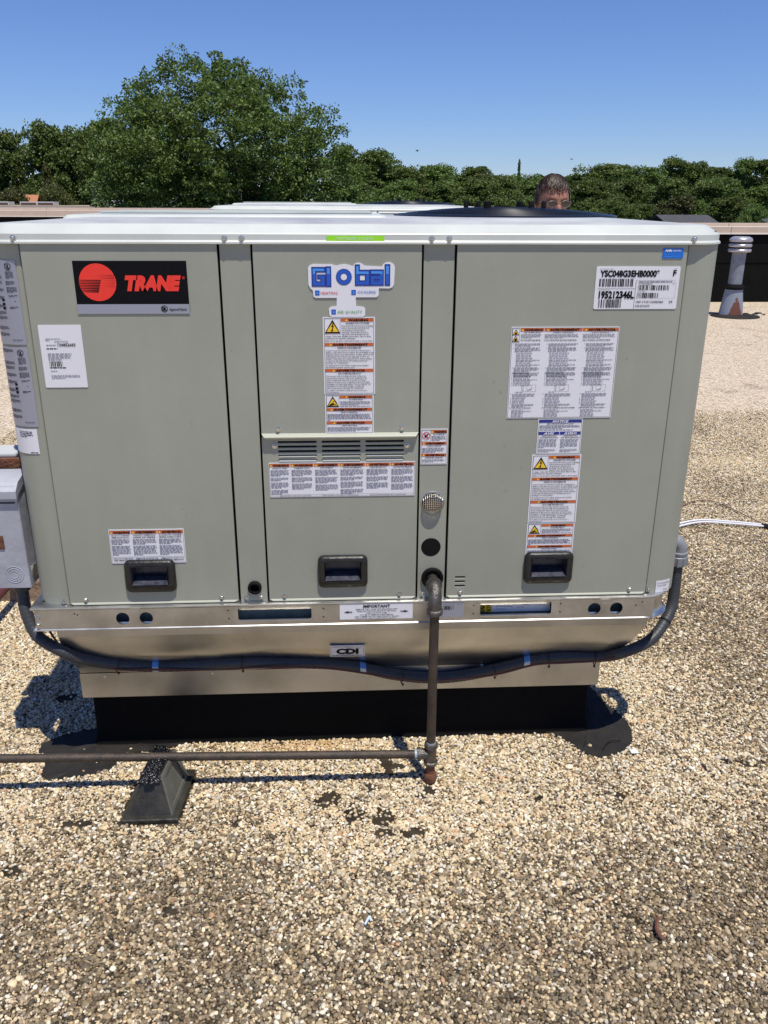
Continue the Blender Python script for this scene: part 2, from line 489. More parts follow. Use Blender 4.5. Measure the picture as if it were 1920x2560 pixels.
class Sticker:
    """a printed label: x0..x1, z0..z1 on a surface; local units u,v in 0..1, v down"""
    def __init__(s, x0, z1, x1, z0, mapf=None, skew=0., r=.002, basemat='white', outline=None, base=.0016, seed=0, name='sticker'):
        s.x0, s.x1, s.z0, s.z1, s.skew, s.r = x0, x1, z0, z1, skew, r
        s.w, s.h = x1 - x0, z1 - z0
        s.map = mapf or wrap
        s.ink = {}
        s.base, s.basemat, s.outline, s.name = base, basemat, outline, name
        s.rng = random.Random(seed + int(x0 * 1000))
    def P(s, u, v, lay=0):
        return s.map(s.x0 + u * s.w + s.skew * (.5 - v) * s.w, s.z1 - v * s.h, s.base + .0004 + .0003 * lay)
    def mb(s, col): return s.ink.setdefault(col, MB())
    def poly(s, pts, col='ink', lay=1):
        s.mb(col).add([s.P(u, v, lay) for u, v in pts], [tuple(range(len(pts)))])
    def rect(s, u0, v0, u1, v1, col='ink', lay=1):
        s.poly([(u0, v1), (u1, v1), (u1, v0), (u0, v0)], col, lay)
    def frame(s, u0, v0, u1, v1, t=.0008, col='ink', lay=1):
        a, b = t / s.w, t / s.h
        s.rect(u0, v0, u1, v0 + b, col, lay); s.rect(u0, v1 - b, u1, v1, col, lay)
        s.rect(u0, v0 + b, u0 + a, v1 - b, col, lay); s.rect(u1 - a, v0 + b, u1, v1 - b, col, lay)
    def disc(s, u, v, rm, col='ink', lay=1, n=20, ry=1):
        s.poly([(u + rm / s.w * math.cos(2 * math.pi * k / n), v - ry * rm / s.h * math.sin(2 * math.pi * k / n)) for k in range(n)], col, lay)
    def ring(s, u, v, r0, r1, col='ink', lay=1, n=24):
        for k in range(n):
            a, b = 2 * math.pi * k / n, 2 * math.pi * (k + 1) / n
            s.poly([(u + r * math.cos(t) / s.w, v - r * math.sin(t) / s.h) for r, t in ((r0, a), (r1, a), (r1, b), (r0, b))], col, lay)
    def text(s, st, u0, v0, u1, v1, col='ink', lay=2, bold=.012, shear=0., align='L', fit=True, res=1, rot=False):
        vs, fs, (a, b, c, d) = text2d(st, bold, shear, res)
        hh = .76
        W, H = (u1 - u0) * s.w, (v1 - v0) * s.h
        if rot: W, H = H, W
        k = H / hh
        kx = k
        if fit or (c - a) * k > W: kx = W / (c - a)
        tw = (c - a) * kx
        ofs = 0 if align == 'L' else (W - tw) / 2 if align == 'C' else W - tw
        out = []
        for x, y in vs:
            X, Y = ofs + (x - a) * kx, y * k
            if rot: out.append(s.P(u0 + (W and (H - Y) / s.w * 0 + (H - Y) / s.w), v0 + (W - X) / s.h, lay))
            else: out.append(s.P(u0 + X / s.w, v1 - Y / s.h, lay))
        s.mb(col).add(out, fs)
    def lines(s, u0, v0, u1, v1, n, col='inkmid', fill=.5, lay=1, last=.6):
        """rows of small print: word-long dashes"""
        dv = (v1 - v0) / n
        for i in range(n):
            v = v0 + i * dv
            u = u0
            end = u1 if i < n - 1 else u0 + (u1 - u0) * last
            end -= s.rng.uniform(0, .08) * (u1 - u0)
            while u < end - .001:
                L = s.rng.uniform(.0035, .012) / s.w
                e = min(end, u + L)
                s.rect(u, v + dv * (.5 - fill / 2), e, v + dv * (.5 + fill / 2), col, lay)
                u = e + .0016 / s.w
    def barcode(s, u0, v0, u1, v1, n=45):
        u = u0
        step = (u1 - u0) / n
        while u < u1:
            wd = s.rng.choice([.5, .5, 1, 1.5]) * step
            s.rect(u, v0, min(u + wd, u1), v1, 'ink', 1)
            u += wd + s.rng.choice([.6, .6, 1.1, 1.6]) * step
    def band(s, u0, v0, u1, v1, st, tri=True, col='orange', tcol='ink', shear=0):
        s.rect(u0, v0, u1, v1, col, 1)
        H = (v1 - v0)
        cw = min((u1 - u0) * .78, len(st) * H * s.h * .88 / s.w)
        uc = (u0 + u1) / 2 + (H * s.h * .4 / s.w if tri else 0)
        s.text(st, uc - cw / 2, v0 + H * .10, uc + cw / 2, v1 - H * .10, tcol, 3, bold=.04, shear=shear)
        if tri:
            a = uc - cw / 2 - .25 * H * s.h / s.w
            t = H * s.h * .75 / s.w
            s.poly([(a - t, v1 - H * .12), (a, v1 - H * .12), (a - t / 2, v0 + H * .1)], 'yellow', 2)
    def tri(s, uc, v0, v1, k=1.15, lay=1):
        H = (v1 - v0) * s.h
        a = H * k / 2 / s.w
        s.poly([(uc - a, v1), (uc + a, v1), (uc, v0)], 'ink', lay)
        m = .11
        s.poly([(uc - a * (1 - 2 * m), v1 - (v1 - v0) * m), (uc + a * (1 - 2 * m), v1 - (v1 - v0) * m), (uc, v0 + (v1 - v0) * m * 1.9)], 'yellow', lay + 1)
    def build(s, parent, label=None):
        mb = MB()
        if s.outline:
            pts = s.outline
        else:
            pts = rrect(0, 0, 1, 1, 0, 1)
            rr = s.r
            pts = [(p[0] / s.w, p[1] / s.h) for p in rrect(0, 0, s.w, s.h, rr, 3)]
        if s.x0 < XL + R0 + .001 and s.map is wrap or s.x1 > XR - R0 and s.map is wrap:
            N = 12
            rows = [[s.map(s.x0 + s.w * k / N + 0 * j, s.z1 - s.h * j, s.base + o) for k in range(N + 1)] for j, o in ((0, 0), (1, 0))]
            mb.loft(rows, closed=False)
            back = [[s.map(s.x0 + s.w * k / N, s.z1 - s.h * j, .0002) for k in range(N + 1)] for j in (0, 1)]
            mb.loft(back, closed=False)
        else:
            f = [s.map(s.x0 + u * s.w + s.skew * (.5 - v) * s.w, s.z1 - v * s.h, s.base) for u, v in pts]
            b = [s.map(s.x0 + u * s.w + s.skew * (.5 - v) * s.w, s.z1 - v * s.h, .0001) for u, v in pts]
            mb.loft([b, f], cap1=True)
        o = link(s.name, mb.mesh(s.name, M[s.basemat]), parent)
        if label: o['label'] = label
        nm = {'orange': 'header_band', 'navy': 'header_band'}
        for c, m in s.ink.items():
            q = link(nm.get(c, 'lettering') if s.name != 'logo_sticker' else 'lettering', m.mesh('print', M[c], fix=False), o)
            if q.name.startswith('lettering'): q['kind'] = 'stuff'     # flat print, too small to pick apart
        return o

# ------------------------------------------------------------------ setting: ground, roof deck, parapets
def sheet(name, x0, y0, x1, y1, z, m, kind='structure'):
    o = obj(name, MB().add([(x0, y0, z), (x1, y0, z), (x1, y1, z), (x0, y1, z)], [(0, 1, 2, 3)]), m)
    return tag(o, kind=kind)
sheet('ground', -1200, -600, 1200, 2200, -5, 'lawn')
deck = MB()
L2 = [(-30, -14), (16, -14), (16, 12.75), (1.3, 12.75), (1.3, 27.4), (-30, 27.4)]
deck.loft([[(x, y, -5) for x, y in L2], [(x, y, 0) for x, y in L2]], cap1=True)
tag(obj('roof_deck', deck, 'gravel'), kind='structure')
NX0, NX1, NY0, NY1 = -1.7, 5.4, -1.35, 4.6
sheet('roof_membrane', NX0, NY0, NX1, 2.5, .004, 'bitumen')

def parapet(label, x0, x1, y, z_mid, z_lo, z_top, seam=.66):
    t = thing('parapet_wall', label, 'parapet wall', ((x0 + x1) / 2, y, 0))
    obj('membrane_wall', MB().box(x0, y + .03, 0, x1, y + .33, z_lo - .01), 'membrane', t)
    j = MB()
    n = int((x1 - x0) / .5)
    rng = random.Random(3)
    pts = [(x0 + (x1 - x0) * k / n, seam + rng.uniform(-.006, .006)) for k in range(n + 1)]
    j.loft([[(x, y + .02, z) for x, z in pts], [(x, y + .02, z_lo - .012) for x, z in pts]], closed=False)
    j.loft([[(x, y + .02, z) for x, z in pts], [(x, y + .03, z) for x, z in pts]], closed=False)
    obj('membrane_lap', j, 'membrane', t)
    x = x0
    while x < x1 - .01:
        e = min(x + 3.05, x1)
        c = MB()
        c.box(x + .004, y - .02, z_lo, e - .004, y + .0, z_mid - .004)
        o = obj('coping', c, 'capstone', t)
        obj('upper_coping', MB().box(x + .004, y + .10, z_mid, e - .004, y + .42, z_top), 'capstone', o)
        obj('coping_edge', MB().box(x + .004, y - .03, z_lo - .03, e - .004, y + .0, z_lo - .002), 'copinglip', o)
        obj('coping_edge', MB().box(x + .004, y - .022, z_mid - .003, e - .004, y + .098, z_mid + .012), 'copinglip', o)
        x = e
    return t
parapet('black membrane parapet with beige metal coping behind the round roof vent', 1.3, 16, 12.4, 1.238, 1.155, 1.298)
parapet('farther beige coped parapet seen past the left end of the front cooling unit', -30, 1.0, 27, 1.29, 1.14, 1.39)
rp = thing('parapet_wall', 'short return wall joining the nearer and farther parapets behind the rear unit', 'parapet wall', (1.15, 19.8, 0))
obj('membrane_wall', MB().box(1.0, 12.75, 0, 1.3, 27.35, 1.15), 'membrane', rp)
obj('coping', MB().box(.95, 12.85, 1.152, 1.35, 26.9, 1.24), 'capstone', rp)

# ------------------------------------------------------------------ gravel: loose pebbles, instanced on points
def vnoise(x, y, f, seed):
    rs = np.random.RandomState(seed)
    g = rs.rand(64, 64)
    X, Y = x * f + 100, y * f + 100
    xi, yi = np.floor(X).astype(int), np.floor(Y).astype(int)
    fx, fy = X - xi, Y - yi
    fx, fy = fx * fx * (3 - 2 * fx), fy * fy * (3 - 2 * fy)
    a = g[xi % 64, yi % 64]; b = g[(xi + 1) % 64, yi % 64]; c = g[xi % 64, (yi + 1) % 64]; d = g[(xi + 1) % 64, (yi + 1) % 64]
    return (a * (1 - fx) + b * fx) * (1 - fy) + (c * (1 - fx) + d * fx) * fy
def fbm(x, y, f, seed, o=4):
    s, a, t = 0, 1, 0
    for k in range(o):
        s = s + a * vnoise(x, y, f * 2 ** k, seed + k); t += a; a *= .6
    return s / t
PATCHES = {
 'right': [(1.40, .135), (1.465, .094), (1.50, .03), (1.512, .012), (1.554, -.008), (1.60, .006), (1.641, .023), (1.678, .06), (1.695, .13), (1.697, .194), (1.675, .25), (1.655, .30), (1.63, .42), (1.585, .55), (1.50, .55), (1.40, .3)],  # membrane flap, its far side widened to blacken the shaded gravel
 'left': [(-.205, .147), (-.2, .10), (-.181, .09), (-.05, .082), (.057, .078), (.15, .088), (.22, .108), (.26, .135), (.26, .22), (-.06, .22), (-.13, .2)],
 'left2': [(-.161, .073), (-.16, .0), (-.127, -.038), (-.09, -.03), (-.037, -.024), (.0, -.012), (.039, .001), (.06, .03), (.052, .066), (-.05, .074)]}
def inside(x, y, poly):
    r = np.zeros(len(x), bool)
    n = len(poly)
    for i in range(n):
        x0, y0 = poly[i]; x1, y1 = poly[(i + 1) % n]
        c = ((y0 > y) != (y1 > y)) & (x < (x1 - x0) * (y - y0) / (y1 - y0 + 1e-12) + x0)
        r ^= c
    return r
def gravel():
    rs = np.random.RandomState(7)
    P = []
    for lay, (sp, z0) in enumerate([(.0074, .0030), (.0105, .0068)]):
        nx, ny = int((NX1 - NX0) / sp), int((NY1 - NY0) / (sp * .9))
        ii, jj = np.meshgrid(np.arange(nx), np.arange(ny))
        x = NX0 + (ii + .5 * (jj % 2)) * sp + rs.uniform(-.38, .38, ii.shape) * sp
        y = NY0 + jj * sp * .9 + rs.uniform(-.38, .38, ii.shape) * sp
        x, y = x.ravel(), y.ravel()
        # keep what a camera near the photograph's could see
        keep = (x > -1.7) & (x < 2.2 + (y + 1.35) * .9)
        keep &= ~((x > .15) & (x < 1.40) & (y > .16))
        keep &= ~((x > -.02) & (x < 1.545) & (y > .125))
        x, y = x[keep], y[keep]
        P.append((x, y, np.full(len(x), z0), np.full(len(x), lay)))
    x, y, z, lay = [np.concatenate(c) for c in zip(*P)]
    ex = np.zeros(len(x), bool)
    for p in PATCHES.values(): ex |= inside(x, y, p)
    # pipe support base
    ex |= inside(x, y, [(.125, -.24), (.295, -.25), (.315, -.02), (.14, -.01)])
    ex &= rs.rand(len(x)) > .012
    bare = fbm(x, y, 9, 20, 3)
    fine = fbm(x, y, 22, 77, 2)
    near = np.exp(-(((x - .9) / .9) ** 2 + ((y + .22) / .22) ** 2))
    bm_ = (bare * .5 + fine * .3 + fbm(x, y, 55, 91, 2) * .2) < (.29 + .09 * near)
    for bx, by, br in [(.719, -.141, .035), (.862, -.31, .035), (.845, -.25, .05), (-.115, -.395, .04), (.939, -.307, .04), (1.316, -.187, .02), (.70, -.17, .04), (1.2, -.3, .02), (.78, -.16, .025), (-.2, .4, .05)]:
        bm_ |= ((x - bx) ** 2 * (.6 + fine) + (y - by) ** 2 * 3) < (br * .8 * (.1 + 1.9 * fbm(x, y, 30, 44, 2))) ** 2
    keep = ~ex & ~(bm_ & (rs.rand(len(x)) < .9)) & ~((lay == 1) & (rs.rand(len(x)) < .35)) & ~(rs.rand(len(x)) < np.clip((y - 3.2) / 1.4, 0, 1))
    x, y, z, lay = x[keep], y[keep], z[keep], lay[keep]
    n = len(x)
    # dirt: clean cream near the unit, grey-brown soiling towards the viewer and to the right
    ramp = np.clip((-.26 - y) / .42, 0, 1) * .95 + np.clip((x - 1.72 + .35 * np.clip(.2 - y, 0, .6)) / .5, 0, 1) * np.clip((4.4 - y) / 2.8, 0, 1) * .62
    dirt = np.clip(ramp + (fbm(x, y, 2.3, 5) - .5) * 1.5 + .05, 0, 1)
    dirt = .11 + .66 * dirt
    dirt = np.where(rs.rand(n) < dirt, rs.uniform(.7, 1, n), rs.uniform(0, .2, n) + .12 * dirt)
    pal = np.array([(.74, .61, .40), (.80, .72, .54), (.64, .48, .28), (.52, .40, .27), (.82, .77, .66), (.68, .55, .33), (.38, .30, .21), (.55, .33, .19), (.66, .60, .50)])
    pw = np.array([.25, .18, .14, .09, .10, .14, .05, .02, .03])
    dp = np.array([(.150, .104, .056), (.075, .053, .029), (.22, .157, .088), (.036, .027, .017), (.30, .22, .13), (.105, .074, .043)])
    dw = np.array([.28, .24, .18, .14, .07, .09])
    a = pal[rs.choice(len(pal), n, p=pw)]
    b = dp[rs.choice(len(dp), n, p=dw)]
    col = a * (1 - dirt[:, None]) + b * dirt[:, None]
    col *= rs.uniform(.66, 1.12, (n, 1))
    rusty = np.exp(-(((x - .63) / .16) ** 2 + ((y - .10) / .05) ** 2))[:, None] * .5
    col = col * (1 - rusty) + np.array([.55, .33, .12]) * rusty
    me = bpy.data.meshes.new('gravel')
    me.vertices.add(n)
    me.vertices.foreach_set('co', np.stack([x, y, z + rs.uniform(-.001, .002, n)], 1).astype(np.float32).ravel())
    c4 = np.concatenate([np.clip(col, 0, 1), np.ones((n, 1))], 1).astype(np.float32)
    at = me.attributes.new('peb_col', 'FLOAT_COLOR', 'POINT'); at.data.foreach_set('color', c4.ravel())
    rot = np.stack([rs.uniform(-.5, .5, n), rs.uniform(-.5, .5, n), rs.uniform(0, 6.28, n)], 1).astype(np.float32)
    at = me.attributes.new('peb_rot', 'FLOAT_VECTOR', 'POINT'); at.data.foreach_set('vector', rot.ravel())
    s = np.exp(rs.normal(0, .22, n)) * .0040
    big = rs.rand(n) < .02
    s[big] *= 1.45
    sc = np.stack([s * rs.uniform(1., 1.45, n), s * rs.uniform(.8, 1.05, n), s * rs.uniform(.62, .85, n)], 1).astype(np.float32)
    at = me.attributes.new('peb_scale', 'FLOAT_VECTOR', 'POINT'); at.data.foreach_set('vector', sc.ravel())
    at = me.attributes.new('peb_idx', 'INT', 'POINT'); at.data.foreach_set('value', rs.randint(0, 5, n).astype(np.int32))
    m, t, b = newmat('pebble')
    an = t.nodes.new('ShaderNodeAttribute'); an.attribute_type = 'INSTANCER'; an.attribute_name = 'peb_col'
    t.links.new(an.outputs['Color'], b.inputs['Base Color'])
    b.inputs['Roughness'].default_value = .62
    b.inputs['Specular IOR Level'].default_value = .35
    g = bpy.data.node_groups.new('scatter_pebbles', 'GeometryNodeTree')
    g.interface.new_socket('Geometry', in_out='INPUT', socket_type='NodeSocketGeometry')
    g.interface.new_socket('Geometry', in_out='OUTPUT', socket_type='NodeSocketGeometry')
    N, Lk = g.nodes, g.links
    gi, go = N.new('NodeGroupInput'), N.new('NodeGroupOutput')
    g2i = N.new('GeometryNodeGeometryToInstance')
    for k in range(5):
        ico = N.new('GeometryNodeMeshIcoSphere'); ico.inputs['Subdivisions'].default_value = 2
        ns = N.new('ShaderNodeTexNoise'); ns.noise_dimensions = '4D'; ns.inputs['W'].default_value = k * 7.3; ns.inputs['Scale'].default_value = .9; ns.inputs['Detail'].default_value = 1
        sub = N.new('ShaderNodeVectorMath'); sub.operation = 'SUBTRACT'; sub.inputs[1].default_value = (.5, .5, .5)
        mul = N.new('ShaderNodeVectorMath'); mul.operation = 'SCALE'; mul.inputs['Scale'].default_value = .9
        sp = N.new('GeometryNodeSetPosition')
        Lk.new(ico.outputs['Mesh'], sp.inputs['Geometry'])
        Lk.new(ns.outputs['Color'], sub.inputs[0]); Lk.new(sub.outputs[0], mul.inputs[0]); Lk.new(mul.outputs[0], sp.inputs['Offset'])
        sm = N.new('GeometryNodeSetShadeSmooth'); Lk.new(sp.outputs[0], sm.inputs['Geometry'])
        st = N.new('GeometryNodeSetMaterial'); st.inputs['Material'].default_value = m
        Lk.new(sm.outputs[0], st.inputs['Geometry'])
        Lk.new(st.outputs[0], g2i.inputs[0])
    ip = N.new('GeometryNodeInstanceOnPoints')
    ip.inputs['Pick Instance'].default_value = True
    Lk.new(gi.outputs[0], ip.inputs['Points']); Lk.new(g2i.outputs[0], ip.inputs['Instance'])
    def named(nm, ty):
        a = N.new('GeometryNodeInputNamedAttribute'); a.data_type = ty; a.inputs['Name'].default_value = nm
        return a.outputs['Attribute']
    Lk.new(named('peb_idx', 'INT'), ip.inputs['Instance Index'])
    Lk.new(named('peb_rot', 'FLOAT_VECTOR'), ip.inputs['Rotation'])
    Lk.new(named('peb_scale', 'FLOAT_VECTOR'), ip.inputs['Scale'])
    Lk.new(ip.outputs[0], go.inputs[0])
    me.materials.append(m)
    o = link('gravel', me)
    md = o.modifiers.new('scatter', 'NODES'); md.node_group = g
    tag(o, 'loose cream and brown roofing gravel covering the flat roof', 'gravel', kind='stuff')
gravel()

# ------------------------------------------------------------------ cooling unit
def cap_outline(o, n=8): return rrect(XL - o + .004, YF - o, XR + o - .0085, YB + o, [R0 + o + .012] * 4, n)
ZP = 1.53      # top line of the panels under the cap
PANELS = [(.0, .4697), (.551, .9671), (1.0499, 1.63)]
POSTS = [(.4697, .551), (.9671, 1.0499)]

def screw_mesh():
    mb = MB()
    mb.lathe((0, 0, 0), [(.0072, 0), (.0072, -.0012), (.0055, -.0018), (.0048, -.0018)], 16, 'y', False)
    mb.lathe((0, 0, 0), [(.0046, -.0015), (.0046, -.0058), (.0040, -.0066), (.0024, -.0066), (.0022, -.0058)], 6, 'y')
    return mb.mesh('screw', M['screw'])
SCREW = screw_mesh()
def screw(x, z, parent, y=0.):
    o = link('screw', SCREW, parent)
    o.location = o.location + Vector((x, y, z))
    o.rotation_euler[1] = (x * 37 + z * 11) % 1
    return o

def access_panel(U, x0, x1, z0, z1, holes=(), handle=None, foot=True, bottom_flange=True):
    g = .0022
    out = rrect(x0 + g, z0, x1 - g, z1, .003, 2)
    mb = plate(out, holes, -.0105, .0095, .0012)
    o = obj('access_panel', mb, 'paint', U, True, 30)
    if foot:      # turned-out bottom edge with clipped corners
        f = MB()
        a, b = x0 + g, x1 - g
        pr = [(-.0108, z0 + .006), (-.0135, z0 + .003), (-.0140, z0 + .0005), (-.010, z0 - .0005)]
        f.loft([[(a + .012 * min(1, (z0 + .0075 - z) / .008), y, z), (b - .012 * min(1, (z0 + .0075 - z) / .008), y, z)] for y, z in pr], closed=False)
        obj('bottom_flange', f, 'edge', o, True)
    return o

def handle(P, x, z, w=.137, h=.087):
    """moulded pull: thick bezel round a sloping pocket"""
    hb = MB()
    def ring(o_, y, r): return [(a, y, b) for a, b in rrect(x - w / 2 - o_, z - h / 2 - o_ * .8, x + w / 2 + o_, z + h / 2 + o_ * .8, r, 5)]
    rings = [ring(0, -.009, .016), ring(0, -.020, .016), ring(-.004, -.025, .014), ring(-.008, -.0268, .012), ring(-.017, -.0268, .006), ring(-.0195, -.024, .004)]
    # skirt hangs lower at the bottom
    rings[0] = [(a, y, b - (.010 if b < z else 0)) for a, y, b in rings[0]]
    rings[1] = [(a, y, b - (.008 if b < z else 0)) for a, y, b in rings[1]]
    hb.loft(rings)
    H = obj('panel_handle', hb, 'handle', P, True, 50)
    p = MB()
    xi, zi = w / 2 - .0195, h / 2 - .0156
    a = [(x - xi, -.028, z - zi), (x + xi, -.028, z - zi), (x + xi, -.028, z + zi), (x - xi, -.028, z + zi)]
    b = [(x - xi, .018, z - zi + .002), (x + xi, .018, z - zi + .002), (x + xi, .022, z + zi), (x - xi, .022, z + zi)]
    p.loft([a, b], cap1=True)
    c = MB()
    c.add([(x - xi, -.0275, z - zi + .001), (x + xi, -.0275, z - zi + .001), (x + xi - .004, .004, z - zi + .016), (x - xi + .004, .004, z - zi + .016)], [(0, 1, 2, 3)])
    c.add(p.v, p.f)
    return H, c

def build_unit():
    U = thing('rooftop_unit', 'large grey-green rooftop heating and cooling unit with logo and warning stickers, nearest the viewer', 'air conditioner', (.816, .545, .497))
    # inner core so nothing is see-through: dark box behind panels
    core = MB().box(XL + .02, .03, .57, XR - .02, YB - .02, 1.56)
    core2 = MB()
    obj('inner_casing', core, 'dark', U)
    # rounded corner posts and sides as one wrap-around skin
    for (xa, xb, nm) in ((XL, .0, 'L'), (1.63, XR, 'R')):
        pts = []
        if nm == 'L':
            pts = [(XL, YB - R0)]
            pts += [(XL, .4), ]
            pts += [(XL + R0 - R0 * math.sin(a), R0 - R0 * math.cos(a)) for a in [math.pi / 2 * (1 - k / 12) for k in range(13)]]
            pts += [(-.0045, 0), (-.0025, .002), (-.0025, .012)]
        else:
            pts = [(1.6325, .012), (1.6325, .002), (1.6345, 0)]
            pts += [(XR - R0 + R0 * math.sin(a), R0 - R0 * math.cos(a)) for a in [math.pi / 2 * k / 12 for k in range(13)]]
            pts += [(XR, .4), (XR, YB - R0)]
        s = MB().loft([[(x, y, .569) for x, y in pts], [(x, y, 1.55) for x, y in pts]], closed=False)
        obj('corner_post', s, 'paint', U, True, 35)
    s = MB().box(XL + .002, YB - R0, .569, XR - .002, YB, 1.55)
    obj('back_panel', s, 'paint', U)
    # mullions, 3.5 mm behind the panel faces
    m1 = plate(rrect(.4697 + .0035, .565, .551 - .0035, 1.545, .002, 1), [circ(.5135, .613, .0165)], -.004, .004)
    obj('mullion', m1, 'paint', U)
    m2 = plate(rrect(.9671 + .0035, .565, 1.0499 - .0035, 1.545, .002, 1), [circ(1.0075, .858, .029), circ(1.006, .725, .0275), circ(1.012, .632, .028)], -.004, .004)
    obj('mullion', m2, 'paint', U)
    # round items in the mullions
    g = MB().lathe((.5135, 0, .613), [(.019, -.004), (.0195, -.013), (.017, -.016), (.0125, -.016), (.0115, .004)], 24, 'y', False)
    obj('grommet', g, 'gasket', U, True)
    obj('knockout_plug', MB().lathe((1.006, 0, .725), [(.0272, .004), (.0272, -.0035), (.026, -.005), (.001, -.0055)], 28, 'y'), 'gasket', U, True)
    g = MB().lathe((1.012, 0, .632), [(.031, -.004), (.0315, -.010), (.029, -.014), (.024, -.014), (.019, -.009), (.0135, -.012), (.0128, .01)], 28, 'y', False)
    obj('grommet', g, 'gasket', U, True)
    # flue outlet: domed woven mesh
    fl = MB()
    R_, d0 = .0295, .018
    def dome(a, b):
        rr = min(1, (a * a + b * b) / (R_ * R_))
        return -.006 - d0 * (1 - rr ** 2) ** .5
    for k in range(-5, 6):
        c_ = k * .0052
        e = math.sqrt(max(0, R_ * R_ - c_ * c_))
        if e < .004: continue
        A = [(c_, -e + 2 * e * i / 12) for i in range(13)]
        fl.tube([(1.0075 + a, dome(a, b) - (.0006 if (i + k) % 2 else 0), .858 + b) for i, (a, b) in enumerate(A)], .0009, 4)
        fl.tube([(1.0075 + b, dome(a, b) - (.0006 if (i + k) % 2 else 0), .858 + a) for i, (a, b) in enumerate(A)], .0009, 4)
    fl.tube([(1.0075 + .0305 * math.cos(t), -.0055, .858 + .0305 * math.sin(t)) for t in [2 * math.pi * k / 32 for k in range(32)]], .0016, 5, closed=True)
    obj('flue_screen', fl, 'screw', U, True)['kind'] = 'stuff'

    # ---- panels
    def hhole(x, z): return rrect(x - .051, z - .0285, x + .051, z + .0285, .003, 2)
    H1, H2, H3 = (.2315, .6625), (.7605, .6655), (1.3385, .6660)
    p1 = access_panel(U, 0, .4697, .572, 1.545, [hhole(*H1)])
    lv = []
    for r_ in range(5):
        z = 1.0335 - r_ * .0125
        for a, b in ((.5945, .6965), (.7095, .812), (.8245, .927)):
            lv.append(rrect(a, z - .0027, b, z + .0027, .0026, 3))
    p2 = access_panel(U, .551, .9671, .572, 1.0495, lv + [hhole(*H2)])
    slits = [rrect(1.0755, z - .0026, 1.105, z + .0026, .0025, 3) for z in (.634, .6205, .607)]
    p3 = access_panel(U, 1.0499, 1.63, .572, 1.545, slits + [hhole(*H3)])
    pt = access_panel(U, .551, .9671, 1.056, 1.545, foot=False)
    # drip hood at the foot of the upper middle panel
    d = MB()
    a, b = .553, .965
    pr = [(-.0108, 1.0575, 0), (-.016, 1.0555, .002), (-.024, 1.0525, .006), (-.0255, 1.0505, .008), (-.0250, 1.0475, .010), (-.011, 1.0400, .017)]
    d.loft([[(a + i_, y, z), (b - i_, y, z)] for y, z, i_ in pr], closed=False)
    for sx, e in ((1, a), (-1, b)):
        d.add([(e + sx * i_, y, z) for y, z, i_ in pr], [tuple(range(len(pr)))])
    obj('drip_hood', d, 'edge', pt)
    for r_ in (3, 4):       # lips of the two lowest louvre rows, sunlight painted in with pale cap colour
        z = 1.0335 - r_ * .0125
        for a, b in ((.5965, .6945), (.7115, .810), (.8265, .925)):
            obj('sunlit_louvre_lip', MB().box(a, -.0128, z - .0030, b, -.0100, z - (.0012 if r_ == 3 else -.0002), .0003), 'cap', p2)
    # bright burner compartment deck just behind the louvres
    obj('burner_shelf', MB().add([(.58, .0015, .975), (.945, .0015, .975), (.945, .012, 1.0005), (.58, .012, 1.0005)], [(0, 1, 2, 3)]), 'screw', U)
    for P, (hx, hz) in ((p1, H1), (p2, H2), (p3, H3)):
        H, c = handle(P, hx, hz)
        # pocket as the panel's second sub-part
        obj('handle_pocket', c, 'recess', P)
    # screws along the foot
    for x in (.047, .421): screw(x, .588, U, -.0105)
    for x in (.596, .919): screw(x, .588, U, -.0105)
    for x in (1.092, 1.58): screw(x, .588, U, -.0105)
    for x in (.488, .531, .984, ): screw(x, .583, U, -.004)
    for x, z in ((-.018, .577), (1.64, .580)): screw(x, z, U, -.001)
    for x, z in ((.597, 1.0695), (.921, 1.069), (.5865, 1.0225), (.935, 1.0205)): screw(x, z, U, -.0105)
    for x in (-.009, .488, .529, .988, 1.031, 1.639): screw(x, 1.5415, U, -.0135)

    # ---- top cap
    cap = MB()
    pr = [(.004, 1.528), (.0165, 1.5295), (.0165, 1.5335), (.012, 1.538), (.012, 1.5515), (.010, 1.554), (-.022, 1.5735), (-.026, 1.5745), (-.30, 1.585)]
    rings = []
    for o_, z in pr:
        if o_ < -.1: rings.append([(x, y, z) for x, y in rrect(XL + .20, YF + .20, XR - .20, YB - .20, .03, 8)])
        else: rings.append([(x, y, z) for x, y in cap_outline(o_)])
    cap.loft(rings, cap1=True)
    ce = obj('top_cap', cap, 'cap', U, True, 12)
    ce.data.materials.append(M['captop'])
    for p_ in ce.data.polygons:
        if p_.center.z > 1.5744: p_.material_index = 1
    # raised pan to the left of the fan
    pn = MB()
    def pr_(o_, z): return [(x, y, z) for x, y in rrect(.02 + o_, .26 + o_, .905 - o_, .93 - o_, .02, 3)]
    pn.loft([pr_(0, 1.578), pr_(.012, 1.590), pr_(.05, 1.592)], cap1=True)
    obj('raised_pan', pn, 'cap', ce, True, 20)
    for y_ in (.40, .60): obj('stiffening_rib', MB().box(.09, y_, 1.5925, .86, y_ + .08, 1.599, .002), 'cap', ce)
    # fan well and guard
    fx, fy, fr = 1.292, .68, .325
    well = MB().lathe((fx, fy, 0), [(fr + .03, 1.578), (fr + .028, 1.588), (fr, 1.592), (fr - .01, 1.586), (fr - .015, 1.5), (.01, 1.5)], 48, 'z', False)
    F = obj('fan_shroud', well, 'fanblack', U, True)
